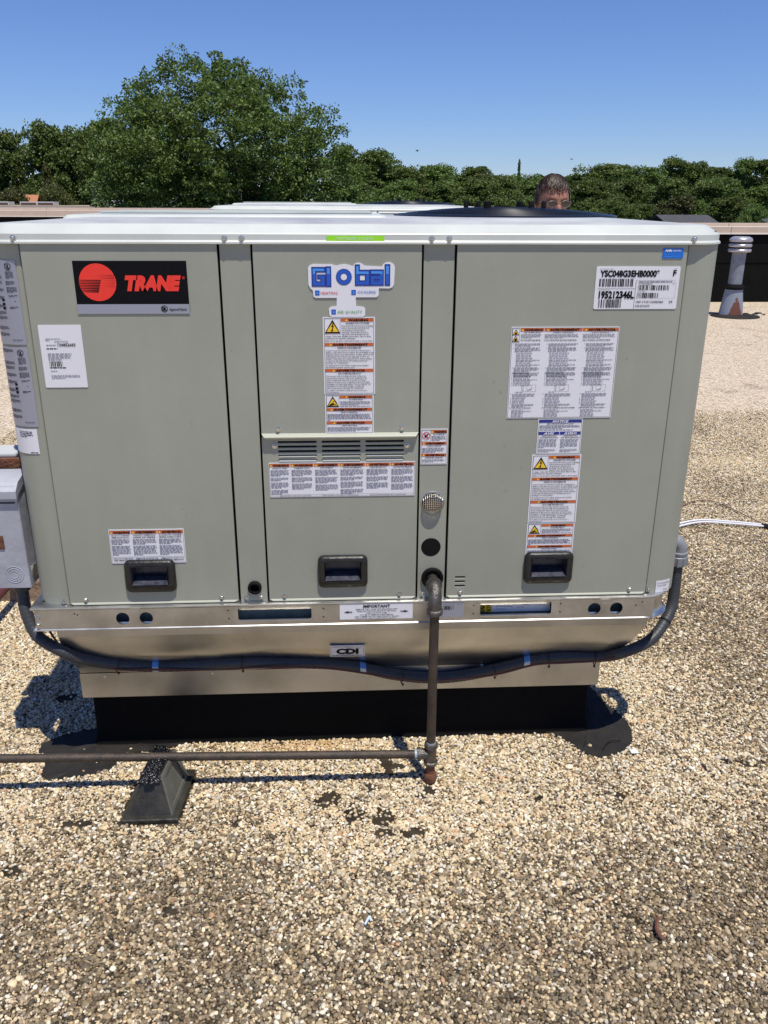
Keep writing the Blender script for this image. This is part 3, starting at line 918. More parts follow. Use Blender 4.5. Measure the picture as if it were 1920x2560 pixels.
    for k in range(3):
        fb = MB()
        a0 = k * 2 * math.pi / 3 + .4
        A, B = [], []
        for i in range(7):
            t = a0 + i * .16
            A.append((fx + .07 * math.cos(t), fy + .07 * math.sin(t), 1.53 + .004 * i))
            B.append((fx + .29 * math.cos(t * 1 + .1), fy + .29 * math.sin(t + .1), 1.51 + .008 * i))
        fb.loft([A, B], closed=False)
        obj('fan_blade', fb, 'gasket', F, True)
    obj('fan_hub', MB().lathe((fx, fy, 1.505), [(.075, 0), (.075, .05), (.05, .06)], 24), 'gasket', F, True)
    def gz(r): return 1.589 + .021 * math.cos(min(1, r / fr) * math.pi / 2) ** .8
    gd = MB()
    for k in range(12):
        t = k * math.pi / 6 + .1
        gd.tube([(fx + r * math.cos(t), fy + r * math.sin(t), gz(r) - .003) for r in [fr * q / 6 + .01 for q in range(7)]], .0025, 4)
    G = obj('fan_guard', gd, 'fanblack', U, True)
    G['kind'] = 'stuff'
    nr = 26
    for k in range(1, nr + 1):
        r = fr * k / nr + .012
        n = 72 if k > 6 else 28
        ri = MB().tube([(fx + r * math.cos(t), fy + r * math.sin(t), gz(r)) for t in [2 * math.pi * i / n for i in range(n)]], .0024, 6, closed=True)
        obj('guard_ring', ri, 'fanblack', G, True, 180)
    for k in range(4):
        t = math.radians(45 + 90 * k + 8)
        for dd in ((-.02, .02) if k % 2 else (0,)):
            px, py = fx + .115 * math.cos(t) + dd, fy + .115 * math.sin(t)
            obj('motor_mount', MB().lathe((px, py, 1.608), [(.011 if dd == 0 else .008, -.006), (.011 if dd == 0 else .008, .018), (.006, .021)], 12), 'gasket', G, True)

    # ---- base rail: C-section, square at the left front corner, rolled at the others
    BX0, BX1, BY0, BY1 = -.096, 1.690, -.0035, 1.10
    def rail(o_, z, n=8):
        return [(x, y, z) for x, y in rrect(BX0 - o_ * .6, BY0 - o_, BX1 + o_ * 1.1 + .012, BY1 + o_, [.004, .075 + o_, .075, .075], n)]
    br = MB()
    pt_ = [(-.02, .5695), (.014, .5695), (.0185, .5675), (.0190, .5645), (.0165, .5605), (.009, .554), (.006, .545)]
    br.loft([rail(o_, z) for o_, z in pt_])
    pb = [(.006, .515), (.009, .507), (.0160, .5015), (.0182, .499), (.018, .4965), (.012, .495), (-.02, .495)]
    br.loft([rail(o_, z) for o_, z in pb])
    # web: rear & sides lofted, front web a punched plate
    webpts = [p for p in rail(.006, .53)]
    i0 = [i for i, p in enumerate(webpts) if p[1] > BY0 - .005]
    fr_ = max(i for i, p in enumerate(webpts) if p[1] < BY0 - .0055)
    nW = len(webpts)
    seq = [webpts[(fr_ + k) % nW] for k in range(nW - 8)]
    br.loft([[(x, y, .515) for x, y, z in seq], [(x, y, .545) for x, y, z in seq]], closed=False)
    R = obj('base_rail', br, 'galv', U, True, 28)
    holes = [circ(.1435, .5305, .0185), circ(.2085, .5305, .0185), circ(1.4815, .5305, .0185), circ(1.546, .5305, .0185),
             rrect(.464, .5175, .670, .557, .006, 3), rrect(1.150, .5165, 1.356, .557, .006, 3)]
    for x, z in ((.437, .549), (.438, .523), (.704, .549), (.704, .523), (1.131, .549), (1.131, .523), (1.382, .549), (1.382, .523), (.013, .548), (.021, .5445), (1.602, .539), (1.62, .549)):
        holes.append(circ(x, z, .0026, 8))
    fw = plate(rrect(BX0, .5015, 1.655, .5605, .001, 1), holes, -.0192, .0025)
    obj('punched_web', fw, 'galv', U)
    c = MB()
    c.add([(1.64, -.019, .508), (1.64, -.019, .553)], [])
    for a_, z_, b_ in ((.466, .5135, .668), (1.152, .5125, 1.354), (.162, .5465, .190), (1.500, .5465, 1.528)):
        obj('slot_lip', MB().box(a_, -.0215, z_, b_, -.0190, z_ + .0028, .0008), 'screw', R)
    inn = MB().box(-.08, .022, .496, 1.66, .03, .567)
    obj('inner_channel', inn, 'innersheet', U)
    screw(-.088, .539, U, -.0185)
    screw(-.089, .518, U, -.0185)
    # papers visible through the right-hand lifting slot
    pp = Sticker(1.15, .560, 1.36, .512, mapf=lambda x, z, o_: (x, .012 - o_, z), basemat='white', name='document')
    pp.rect(.0, 0, .19, 1, 'yellow', 1)
    pp.text('GUARANTEED', -.02 + .02, -.05, .09, 1.05, 'ink', 2, bold=.03, rot=True)
    pp.text('PAYMENT', .105, -.05, .175, 1.05, 'ink', 2, bold=.03, rot=True)
    pp.lines(.24, .1, .5, .9, 5, 'inkgrey', .25); pp.lines(.54, .15, .72, .8, 4, 'inkgrey', .25); pp.lines(.76, .1, .9, .6, 3, 'inkgrey', .25)
    pp.build(U, 'papers tucked behind the right lifting slot')
    return U
U = build_unit()

# second, identical unit behind the first; its own stickers face away from what can be read
U2 = copy_tree(U, None, skip=('document',))
U2.location = Vector((.816, .545 + 3.85, .497 + .02))
U2['label'] = 'second rooftop cooling unit whose pale top and black fan show just behind the front one'

# ------------------------------------------------------------------ stickers on the front unit
PX = .0105   # panels stand this far proud
def onpanel(x, z, o): return (x, -PX - o, z)
def onmull(x, z, o): return (x, -.004 - o, z)
def onlip(x, z, o): return (x, -.012 - o, z)

def warn_voltage(x0, z1, x1, z0, skew=0):
    s = Sticker(x0, z1, x1, z0, onpanel, skew, .001)
    s.frame(.025, .012, .975, .99, .0007)
    s.frame(.03, .015, .335, .218, .0005)
    s.tri(.185, .03, .205, 1.15)
    s.poly([(.19, .07), (.16, .125), (.19, .122), (.165, .165), (.15, .158), (.175, .192), (.20, .158), (.185, .162), (.215, .105), (.185, .11), (.21, .07)], 'ink', 3)
    s.band(.345, .015, .965, .056, 'WARNING')
    s.text('HAZARDOUS VOLTAGE!', .44, .066, .89, .088, bold=.02)
    T = ['Disconnect all electric power including', 'remote disconnects and follow lock', 'out and tag procedures before', 'servicing.  Insure that all motor', 'capacitors have discharged stored']
    for i, t in enumerate(T): s.text(t, .36, .100 + i * .0265, .36 + .0155 * len(t), .119 + i * .0265, bold=.012)
    for i, t in enumerate(['voltage. Units with variable speed drive, refer to drive', 'instructions for capacitor discharge.']): s.text(t, .045, .233 + i * .0265, .045 + .0157 * len(t), .252 + i * .0265, bold=.012)
    s.text('Failure to do the above could result in death or serious injury.', .045, .291, .955, .310, bold=.012)
    s.band(.03, .328, .965, .368, 'AVERTISSEMENT')
    s.text('TENSION DANGEREUSE!', .27, .380, .73, .402, bold=.02)
    T = ['Couper toutes les tensions et ouvrir les sectionneurs a', 'distance, puis suivre les procedures de verrouillage et des', 'etiquettes avant toute intervention. Verifier que tous les', 'condensateurs des moteurs sont decharges. Dans le cas', "d'unites comportant des entrainements a vitesse variable,", "se reporter aux instructions de l'entrainement pour", 'decharger les condensateurs.']
    for i, t in enumerate(T): s.text(t, .045, .416 + i * .0265, .045 + .0158 * len(t), .435 + i * .0265, bold=.012)
    for i, t in enumerate(['Un manquement a la procedure ci-dessus peut entrainer', 'des blessures graves, voire la mort.']): s.text(t, .045, .608 + i * .0265, .045 + .0157 * len(t), .627 + i * .0265, bold=.012)
    s.band(.03, .664, .965, .704, 'ADVERTENCIA')
    s.text('\u00a1VOLTAJE PELIGROSO!', .28, .714, .72, .736, bold=.02)
    T = ['Desconecte toda la energia electrica, incluso las', 'desconexiones remotas y siga los procedimientos de', 'cierre y etiquetado antes de proceder al servicio.', 'Asegurese de que todos los capacitores del motor hayan', 'descargado el voltaje almacenado. Para las unidades con', 'transmision de velocidad variable, consulte las', 'instrucciones para la descarga del condensador.']
    for i, t in enumerate(T): s.text(t, .045, .748 + i * .0265, .045 + .0158 * len(t), .767 + i * .0265, bold=.012)
    for i, t in enumerate(['No realizar lo antedicho puede provocar la muerte o', 'lesiones graves.']): s.text(t, .045, .938 + i * .024, .045 + .0157 * len(t), .955 + i * .024, bold=.012)
    return s
def warn_rotating(x0, z1, x1, z0, skew=0):
    s = Sticker(x0, z1, x1, z0, onpanel, skew, .001)
    s.frame(.025, .01, .975, .985, .0007)
    s.frame(.03, .02, .29, .31, .0005)
    s.tri(.16, .035, .30, 1.15)
    s.poly([(.08, .275), (.10, .24), (.15, .205), (.19, .215), (.17, .235), (.19, .25), (.14, .262)], 'ink', 3)
    s.ring(.2, .20, .004, .0052, 'ink', 3, 12)
    s.band(.30, .02, .965, .09, 'WARNING')
    s.text('ROTATING PARTS!', .50, .108, .78, .140, bold=.02)
    s.lines(.315, .16, .95, .27, 4, fill=.55); s.lines(.315, .28, .95, .305, 1, fill=.6, last=1)
    s.band(.03, .335, .965, .41, 'AVERTISSEMENT')
    s.text('PIECES TOURNANTES!', .33, .43, .67, .462, bold=.02)
    s.lines(.045, .48, .95, .66, 5, fill=.55, last=.08)
    s.band(.03, .675, .965, .75, 'ADVERTENCIA')
    s.text('\u00a1PIEZAS GIRATORIAS!', .34, .77, .66, .80, bold=.02)
    s.lines(.045, .82, .95, .945, 4, fill=.55, last=.7)
    return s
warn_voltage(.719, 1.3555, .8500, 1.1605).build(U, 'hazardous voltage warning label under the company sticker')
warn_rotating(.7205, 1.1590, .8465, 1.0555).build(U, 'rotating parts warning label above the drip hood')
warn_voltage(1.2715, .9915, 1.4055, .7955).build(U, 'hazardous voltage warning label on the right panel')
warn_rotating(1.2710, .7935, 1.4040, .6975).build(U, 'rotating parts warning label above the right handle')

# red disc logo plate
s = Sticker(.1215, 1.490, .3925, 1.365, onpanel, 0, .0005, 'ink', name='brand_plate')
s.rect(0, .815, 1, 1, 'silver', 1)
s.disc(.205, .40, .0443, 'red', 1, 40)
rr = .0443
for i in range(11):       # speed lines and the T negative
    v = .262 + i * .031
    z_ = (v - .40) * s.h
    xl = -math.sqrt(max(0, rr * rr - z_ * z_)) + .0005
    x1_ = .012 - .0012 * i
    th = .007 + .0004 * i
    a0 = .018 if i < 3 else xl
    if i < 3:
        s.poly([(.205 + (-.005) / s.w, v + th / 2), (.205 + (rr * .93) / s.w, v + th), (.205 + (rr * .93) / s.w, v), ], 'ink', 2)
    else:
        s.poly([(.205 + xl / s.w, v + .008), (.205 + x1_ / s.w, v + th * 1.9), (.205 + x1_ / s.w, v - th * .2), (.205 + xl / s.w, v - .001)], 'ink', 2)
        if i < 8:
            s.poly([(.205 + (x1_ + .006) / s.w, v + th), (.205 + (rr * .93) / s.w, v + .004), (.205 + (rr * .93) / s.w, v)], 'ink', 2)
s.text('TRANE', .445, .27, .945, .54, 'red', 2, bold=.078, shear=.25, res=3)
s.ring(.968, .315, .0026, .0033, 'red', 2, 14)
s.text('R', .962, .295, .975, .335, 'red', 2, bold=0)
s.ring(.775, .905, .0065, .0082, 'ink', 3, 18)
s.text('IR', .755, .87, .797, .94, 'ink', 3, bold=.05)
s.text('Ingersoll Rand.', .82, .885, .975, .94, 'ink', 3, bold=.02, shear=.2)
s.build(U, 'black and silver brand plate with red striped disc')

# white delivery label
s = Sticker(.0195, 1.3385, .1235, 1.183, onpanel, 0, .0025, name='paper_label')
s.lines(.14, .205, .50, .255, 2, 'inkgrey', .45, last=.35)
s.text('ZN4LTT09S42', .34, .245, .66, .275, 'ink', 2, bold=0)
s.lines(.14, .305, .38, .33, 1, 'inkgrey', .6, last=1)
s.text('130852603', .41, .285, .83, .335, 'ink', 2, bold=.03)
s.lines(.14, .36, .4, .385, 1, 'ink', .6, last=1)
s.lines(.15, .44, .72, .565, 4, 'inkgrey', .5)
s.barcode(.16, .575, .47, .66, 22)
s.lines(.16, .665, .55, .69, 1, 'ink', .6, last=1)
s.lines(.17, .72, .33, .745, 1, 'inkgrey', .6, last=1)
s.lines(.17, .79, .88, .86, 3, 'inkgrey', .45, last=.5)
s.build(U, 'plain white shipping label with small print')

# three column warning by the left handle
s = Sticker(.1305, .7945, .3315, .695, onpanel, 0, .001)
s.frame(.01, .02, .99, .98, .0006)
for u0, u1, t, ln in ((.015, .29, 'WARNING', ['PRODUCT CONTAINS', 'FIBERGLASS WOOL']), (.30, .64, 'AVERTISSEMENT', ['CE PRODUIT CONTIENT DE LA', 'LAINE DE VERRE.']), (.65, .985, 'ADVERTENCIA', ['EL PRODUCTO CONTIENE', 'MATERIAL DE FIBRA DE VIDRIO.'])):
    s.band(u0, .03, u1, .12, t)
    for i, l in enumerate(ln): s.text(l, u0 + .02, .145 + i * .06, u1 - .02, .185 + i * .06, bold=.02, align='C')
    s.lines(u0 + .01, .27, u1 - .015, .44, 4, fill=.5); s.lines(u0 + .01, .46, u1 - .015, .76, 7, fill=.5, last=.4)
s.rect(.01, .80, .99, .805)
for u0, u1, ln in ((.03, .29, ['REPLACE FILTERS WITH', 'SAME DIMENSIONAL SIZE']), (.33, .63, ['REMPLACER LES FILTRES PAR', 'DES FILTRES DE MEME']), (.67, .97, ['REEMPLACE LOS FILTROS CON', 'LA MISMA MEDIDA'])):
    for i, l in enumerate(ln): s.text(l, u0, .83 + i * .055, u1, .865 + i * .055, bold=.02)
s.build(U, 'three column warning label above the left handle')

# six column gas label under the louvres
s = Sticker(.5685, .9775, .9570, .8810, onpanel, 0, .001)
s.frame(.004, .02, .996, .98, .0006)
cols = [(.005, .142, 'WARNING', 'HAZARDOUS GASES!'), (.147, .303, 'WARNING', 'FLAMMABLE VAPORS!'), (.308, .476, 'AVERTISSEMENT', 'GAZ DANGEREUX!'), (.481, .655, 'AVERTISSEMENT', 'VAPEURS INFLAMMABLES!'), (.660, .826, 'ADVERTENCIA', '\u00a1GASES PELIGROSOS!'), (.831, .995, 'ADVERTENCIA', '\u00a1VAPORES INFLAMABLES!')]
for u0, u1, t, h in cols:
    s.band(u0, .03, u1, .115, t)
    uc = (u0 + u1) / 2
    s.text(h, uc - .0031 * len(h), .135, uc + .0031 * len(h), .17, bold=.02)
    v = .20
    for n in (5, 3 + int(u0 * 7) % 3, 5, 4):
        s.lines(u0 + .006, v, u1 - .008, v + n * .037, n, fill=.5)
        v += n * .037 + .03
        if v > .80: break
s.rect(.004, .92, .996, .925)
for a, b, t in ((.07, .28, 'REMOVE THIS PANEL TO GAIN ACCESS TO THE GAS VALVE'), (.36, .61, 'RETIREZ CE PANNEAU POUR ACCEDER AU DISTRIBUTEUR DE GAZ'), (.69, .94, 'RETIRE ESTE PANEL PARA OBTENER ACCESO A LA VALVULA DE GAS')):
    s.text(t, a, .94, b, .965, bold=.01)
s.build(U, 'wide six column gas warning label beneath the louvres')

# hot surface label on the mullion
s = Sticker(.9715, 1.064, 1.0430, .9665, onmull, .0, .001)
s.frame(.03, .02, .97, .98, .0006)
s.frame(.04, .03, .37, .345, .0005)
s.ring(.205, .185, .0088, .0105, 'crimson', 2, 24)
s.poly([(.12, .235), (.28, .235), (.28, .22), (.23, .20), (.30, .13), (.27, .12), (.2, .165), (.13, .15), (.15, .2)], 'ink', 1)
s.poly([(.115, .115), (.13, .10), (.295, .255), (.28, .27)], 'crimson', 3)
s.band(.385, .03, .96, .115, 'WARNING')
s.text('HOT SURFACE!', .46, .13, .88, .165, bold=.02)
s.lines(.40, .185, .94, .33, 4, fill=.5)
s.band(.04, .36, .96, .44, 'AVERTISSEMENT')
s.text('SURFACE CHAUDE!', .24, .46, .76, .495, bold=.02)
s.lines(.06, .52, .9, .67, 4, fill=.5)
s.band(.04, .69, .96, .77, 'ADVERTENCIA')
s.text('\u00a1SUPERFICIE CALIENTE!', .17, .79, .83, .825, bold=.02)
s.lines(.06, .85, .9, .94, 3, fill=.5)
s.build(U, 'small hot surface warning label on the right mullion')

# company sticker, cut to the shape of its lettering (the cartoon figure is left out)
s = Sticker(.686, 1.487, .899, 1.356, onpanel, 0, name='logo_sticker', base=.0022)
out = [(.06, .03), (.27, .035), (.325, .06), (.37, .04), (.42, .03), (.47, .045), (.515, .07), (.535, .025), (.575, .005), (.61, .015), (.65, .06), (.85, .075), (.865, .03), (.90, .0), (.945, -.005), (.985, .03), (1., .09), (.99, .40), (.97, .455), (.93, .475), (.815, .47), (.81, .60), (.79, .635), (.545, .635), (.55, .80), (.63, .81), (.655, .84), (.655, .97), (.63, 1.), (.26, 1.), (.235, .97), (.23, .84), (.255, .81), (.32, .80), (.325, .645), (.08, .645), (.055, .62), (.05, .51), (.02, .47), (.0, .40), (.0, .10), (.015, .055)]
s.outline = out[::-1]
def block(rects, gl=.012, gv=.022):
    # every bar sits a hair above the last, so crossing bars never share a plane
    for k, (a, b, c, d) in enumerate(rects): s.rect(a - gl, b - gv, c + gl, d + gv, 'navy', 1 + .12 * k)
    for k, (a, b, c, d) in enumerate(rects): s.rect(a, b, c, d, 'blue', 2 + .12 * k)
    for k, (a, b, c, d) in enumerate(rects):
        if b < .22: s.rect(a + .004, b + .010, c - .004, min(d, .215) - .004, 'sky', 3 + .12 * k)
t_, q_ = .036, .058
block([(.050, .105, .050 + t_, .420), (.050, .105, .188, .105 + q_), (.050, .420 - q_, .188, .420), (.188 - t_, .262, .188, .420), (.115, .240, .188, .240 + q_ * .8)])
block([(.212, .095, .212 + t_ * 1.15, .425)])
s.disc(.41, .265, .0195, 'navy', 1, 28); s.disc(.41, .265, .0180, 'blue', 2, 28); s.disc(.41, .265, .0092, 'navy', 3, 24); s.disc(.41, .265, .0076, 'white', 4, 24)
block([(.548, .060, .548 + t_, .405), (.548, .155, .700, .155 + q_), (.548, .405 - q_, .700, .405), (.700 - t_, .155, .700, .405)])
block([(.722, .150, .860, .150 + q_), (.860 - t_, .150, .860, .405), (.722, .405 - q_, .860, .405), (.722, .270, .722 + t_, .405), (.722, .250, .860, .250 + q_ * .8)])
block([(.892, .055, .892 + t_ * 1.15, .405)])
for u, v in ((.075, .51), (.495, .50), (.26, .86)):
    s.rect(u, v, u + .052, v + .09, 'blue', 1)
    s.poly([(u + .015, v + .07), (u + .037, v + .07), (u + .037, v + .045), (u + .026, v + .015), (u + .015, v + .045)], 'sky', 2)
s.text('HEATING', .14, .528, .335, .58, 'crimson', 2, bold=.01)
s.text('COOLING', .565, .512, .775, .565, 'blue', 2, bold=.01)
s.text('AIR QUALITY', .33, .878, .62, .93, 'green', 2, bold=.01)
s.build(U, 'white cut-out company sticker with blue Global lettering')

# big instruction sheet
s = Sticker(1.1965, 1.3295, 1.4745, 1.0925, onpanel, 0, .001)
s.frame(.007, .008, .993, .992, .0007)
s.tri(.042, .022, .085, 1.15); s.tri(.042, .09, .155, 1.15)
s.disc(.042, .067, .003, 'ink', 3, 10); s.disc(.042, .135, .0035, 'ink', 3, 10)
s.frame(.010, .012, .078, .165, .0005)
c3 = [(.085, .30, .02, .29, 'WARNING', 'FIRE OR EXPLOSION!', 'FOR YOUR SAFETY READ BEFORE', 'OPERATING INSTRUCTIONS', 'TO TURN OFF GAS TO APPLIANCE'),
      (.305, .655, .33, .64, 'AVERTISSEMENT', 'INCENDIE OU EXPLOSION!', 'POUR VOTRE SECURITE, LIRE AVANT DE METTRE EN', "DIRECTIVES D'UTILISATION", "POUR COUPER L'ARRIVEE DE GAZ DANS L'APPAREIL"),
      (.66, .99, .68, .975, 'ADVERTENCIA', '\u00a1FUEGO O EXPLOSION!', 'PARA SU SEGURIDAD, LEA ANTES DE OPERAR', 'INSTRUCCIONES DE OPERACION', 'COMO APAGAR EL GAS HACIA EL APARATO')]
for b0, b1, u0, u1, t, h, safe, ops, off in c3:
    s.band(b0, .012, b1, .045, t)
    bc = (b0 + b1) / 2
    s.text(h, bc - .0042 * len(h), .052, bc + .0042 * len(h), .064, bold=.015)
    s.lines(b0 + .005, .072, b1 - .02, .12, 4, fill=.5)
    s.text(safe, b0 + .004, .132, min(b1 - .01, b0 + .0068 * len(safe) + .004), .146, bold=.025)
    v = .172
    for n in (3, 4, 1, 1, 1, 1, 2, 1, 2, 4, 4):
        ind = .02 if n > 2 else .035
        s.lines(u0 + ind, v, u1 - .01, v + n * .0125, n, fill=.55, last=.7)
        if n > 2: s.rect(u0 + .005, v + .004, u0 + .01, v + .010)
        v += n * .0125 + .0065
    s.text(ops, u0 + .005, .487, u0 + .0075 * len(ops), .501, bold=.025)
    v = .512
    for n in (1, 1, 1, 2, 1, 1, 1):
        s.lines(u0 + .02, v, u1 - .02, v + n * .0115, n, fill=.55, last=.75)
        s.rect(u0 + .005, v + .003, u0 + .01, v + .009)
        v += n * .0115 + .005
    # little switch diagram
    dx = u0 + .12
    s.frame(dx, .625, dx + .12, .70, .0004); s.frame(dx - .015, .635, dx, .69, .0004)
    s.ring(dx + .055, .655, .0068, .0072, 'ink', 1, 20)
    s.poly([(dx + .01, .703), (dx + .08, .665), (dx + .082, .67)], 'ink', 2)
    s.lines(u0 + .05, .698, u0 + .12, .712, 1, fill=.5, last=1)
    v = .72
    for n in (4, 1, 1, 1, 1, 3):
        s.lines(u0 + .02, v, u1 - .03, v + n * .0115, n, fill=.55, last=.6)
        s.rect(u0 + .003, v + .003, u0 + .009, v + .009)
        v += n * .0115 + .005
    s.text(off, u0, .876, u0 + .0072 * len(off), .889, bold=.025)
    v = .900
    for n in (1, 2, 1, 1, 1):
        s.lines(u0 + .02, v, u1 - .05, v + n * .0112, n, fill=.55, last=.6)
        v += n * .0112 + .004
s.build(U, 'large three column operating instruction sheet on the right panel')

# blue notice
s = Sticker(1.2815, 1.0900, 1.4005, .9935, onpanel, 0, .001)
s.frame(.02, .015, .98, .985, .0006)
s.band(.02, .02, .98, .105, 'NOTICE', False, 'navy', 'white', .25)
s.text('IMPROPER REFRIGERANT CHARGE!', .2, .125, .8, .155, bold=.02)
s.lines(.04, .17, .95, .28, 3, fill=.5); s.lines(.04, .295, .8, .325, 1, fill=.6, last=1)
s.band(.02, .36, .49, .445, 'AVIS', False, 'navy', 'white', .25)
s.band(.505, .36, .98, .445, 'AVISO', False, 'navy', 'white', .25)
for u0, u1, a, b in ((.04, .48, 'CHARGE EN FLUIDE', 'FRIGORIGENE INADEQUATE!'), (.53, .96, '\u00a1CARGA INADECUADA', 'DEL REFRIGERANTE!')):
    s.text(a, u0 + .06, .465, u1 - .05, .495, bold=.02); s.text(b, u0 + .01, .51, u1 - .01, .54, bold=.02)
    s.lines(u0, .565, u1 - .02, .83, 7, fill=.45, last=.3); s.lines(u0, .85, u1 - .02, .95, 3, fill=.45)
s.build(U, 'blue headed notice label between the larger ones')

# serial plate
s = Sticker(1.4015, 1.4775, 1.6145, 1.3735, onpanel, 0, .004)
s.text('Ordering Number (PN)', .04, .05, .20, .075, bold=0)
s.text('YSC048G3EHB0000*', .045, .085, .755, .235, 'ink', 2, bold=.045, res=3)
s.text('CAR', .925, .04, .955, .06, bold=0)
s.text('F', .915, .075, .955, .22, 'ink', 2, bold=.03, res=2)
s.barcode(.045, .285, .455, .47, 48)
s.rect(.03, .515, .48, .522)
s.text('Serial Number (S)', .045, .53, .175, .555, bold=0)
s.text('195212346L', .05, .565, .475, .74, 'ink', 2, bold=.045, res=3)
s.barcode(.055, .775, .335, .965, 30)
s.rect(.483, .32, .486, .995)
s.rect(.485, .318, .96, .322)
s.lines(.52, .33, .94, .37, 1, 'inkgrey', .7, last=1)
s.frame(.485, .375, .965, .745, .0003)
s.text('YSC048G3EHB0000', .515, .39, .685, .42, bold=.02)
s.text('04', .925, .39, .945, .42, bold=0)
s.barcode(.515, .435, .885, .555, 40)
s.text('195212346L', .515, .57, .61, .60, bold=0)
s.barcode(.51, .615, .765, .735, 28)
s.text('UNIT, 4 TON CONVERTIBLE', .505, .80, .835, .855, 'ink', 2, bold=.012)
s.text('Q4', .90, .79, .945, .85, 'ink', 2, bold=.012)
s.text('208-230/60/3', .50, .895, .675, .95, 'ink', 2, bold=.012)
s.build(U, 'white model and serial number plate with bar codes')

# certification sticker
s = Sticker(1.5645, 1.5205, 1.6165, 1.4965, onpanel, 0, .002, 'ahri')
s.text('AHRI', .10, .10, .42, .33, 'white', 2, bold=.05)
s.text('CERTIFIED', .47, .14, .88, .31, 'white', 2, bold=.01, shear=.2)
s.lines(.10, .55, .42, .66, 2, 'sky', .5); s.lines(.1, .76, .75, .9, 2, 'sky', .5)
s.build(U, 'small blue certification sticker')

# lime date label on the cap lip
s = Sticker(.7325, 1.5485, .8725, 1.5365, onlip, 0, .0002, 'lime')
s.text('INSTALLED 6-12-2020', .18, .2, .82, .75, 'white', 2, bold=.0)
s.build(U, 'lime green installation date label on the cap edge')

# labels wrapped round the left corner post
def ul(x0, z1, x1, z0, big):
    s = Sticker(x0, z1, x1, z0, wrap, 0, basemat='silver' if big else 'white', name='rating_label')
    if not big:
        s.lines(.45, .08, .9, .35, 4, 'ink', .45); s.lines(.75, .92, .97, .97, 1, 'ink', .6, last=1)
        return s
    def blk(u0, v0, u1, v1, n): s.lines(u0, v0, u1, v1, n, 'ink', .5)
    s.ring(.80, .07, .0066, .0080, 'ink', 1, 20)
    s.text('UL', .765, .048, .84, .094, 'ink', 2, bold=.06)
    s.text('LISTED', .75, .112, .86, .125, bold=.02)
    blk(.72, .13, .92, .215, 8); blk(.70, .24, .93, .29, 5); blk(.70, .31, .96, .38, 7)
    blk(.73, .405, .96, .43, 2); s.rect(.86, .475, .88, .485); blk(.72, .54, .94, .57, 2)
    for v in (.03, .18, .24, .33, .42, .52, .60, .66, .78, .86): blk(.18, v, .62, v + .045, 4)
    for v in (.45, .5, .55): s.rect(.52, v, .60, v + .03)
    s.text('PRECEDENT', .66, .935, .93, .955, bold=.0, shear=.3)
    return s
ul(-.115, 1.491, -.0165, 1.289, True).build(U, 'upper grey rating label wrapped round the left corner')
ul(-.115, 1.283, -.0160, 1.079, True).build(U, 'lower grey rating label wrapped round the left corner')
ul(-.115, 1.0725, -.0235, 1.006, False).build(U, 'white label under the grey rating labels')
s = Sticker(1.661, .607, 1.708, .570, wrap, 0, name='rating_label')
s.text('NOT FOR RESIDENTIAL', .08, .15, .95, .28, bold=0); s.text('USAGE IN CANADA', .08, .36, .72, .48, bold=0); s.lines(.5, .75, .9, .85, 1, 'inkgrey', .6, last=1)
s.build(U, 'small white label low on the right corner')

# stickers on the base rail
def onrail(x, z, o): return (x, -.0192 - o, z)
s = Sticker(.750, .5625, .9570, .5135, onrail, 0, .0003)
s.text('IMPORTANT', .32, .07, .69, .25, 'ink', 2, bold=.035, res=2)
for i, (t, a, b) in enumerate([('REMOVE TWO FORK LIFT BRACKETS AND', .22, .79), ('BASE PROTECTION PRIOR TO SETTING', .24, .77), ('UNIT ON ROOF CURB', .365, .645), ('YOU MUST REMOVE SHEET METAL', .27, .735), ('AND LUMBER OR YOU WILL HAVE TO RE-LIFT', .20, .81)]):
    s.text(t, a, .32 + i * .118, b, .395 + i * .118, bold=.015)
s.text('INSTALLATION-OPERATION-MAINTENANCE MANUAL', .22, .91, .77, .97, bold=.01)
for sg, u in ((1, .055), (-1, .945)):
    s.poly([(u, .52), (u + sg * .065, .45), (u + sg * .065, .59)] if sg > 0 else [(u, .52), (u - .065, .59), (u - .065, .45)], 'ink', 2)
    s.rect(min(u + sg * .06, u + sg * .115), .495, max(u + sg * .06, u + sg * .115), .545, 'ink', 2)
s.build(U, 'important lifting notice stuck on the base rail')
s = Sticker(.999, .562, 1.103, .514, onrail, 0, .003, 'silver')
s.barcode(.42, .25, .72, .5, 14); s.lines(.45, .1, .75, .17, 1, 'inkgrey', .6, last=1); s.lines(.82, .1, .95, .17, 1, 'inkgrey', .6, last=1)
s.build(U, 'faded peeling label behind the gas pipe')

# ------------------------------------------------------------------ curb adaptor, roof curb, membrane patches
A = thing('curb_adaptor', 'tapered bare sheet metal curb adaptor between the front unit and roof', 'curb adaptor', (.78, .56, .19))
rg = [(-.055, 1.656, .020, .497), (-.055, 1.656, .020, .4555), (-.0545, 1.649, .0245, .440), (-.0535, 1.640, .030, .420), (-.0525, 1.630, .037, .400), (-.051, 1.620, .046, .380), (-.050, 1.609, .057, .362), (-.049, 1.598, .070, .345), (-.047, 1.588, .084, .329), (-.046, 1.578, .098, .314), (-.045, 1.570, .110, .299), (-.044, 1.565, .117, .286), (-.044, 1.563, .120, .272)]
def ringr(x0, x1, y0, z): return [(x0, y0, z), (x1, y0, z), (x1, 1.10 - y0 * .5, z), (x0, 1.10 - y0 * .5, z)]
obj('top_band', MB().loft([ringr(a - .002, b + .002, c - .002, d) for a, b, c, d in rg[:2]]), 'sheet', A)
sl = MB()
NS = 40
rows = []
rng = random.Random(5)
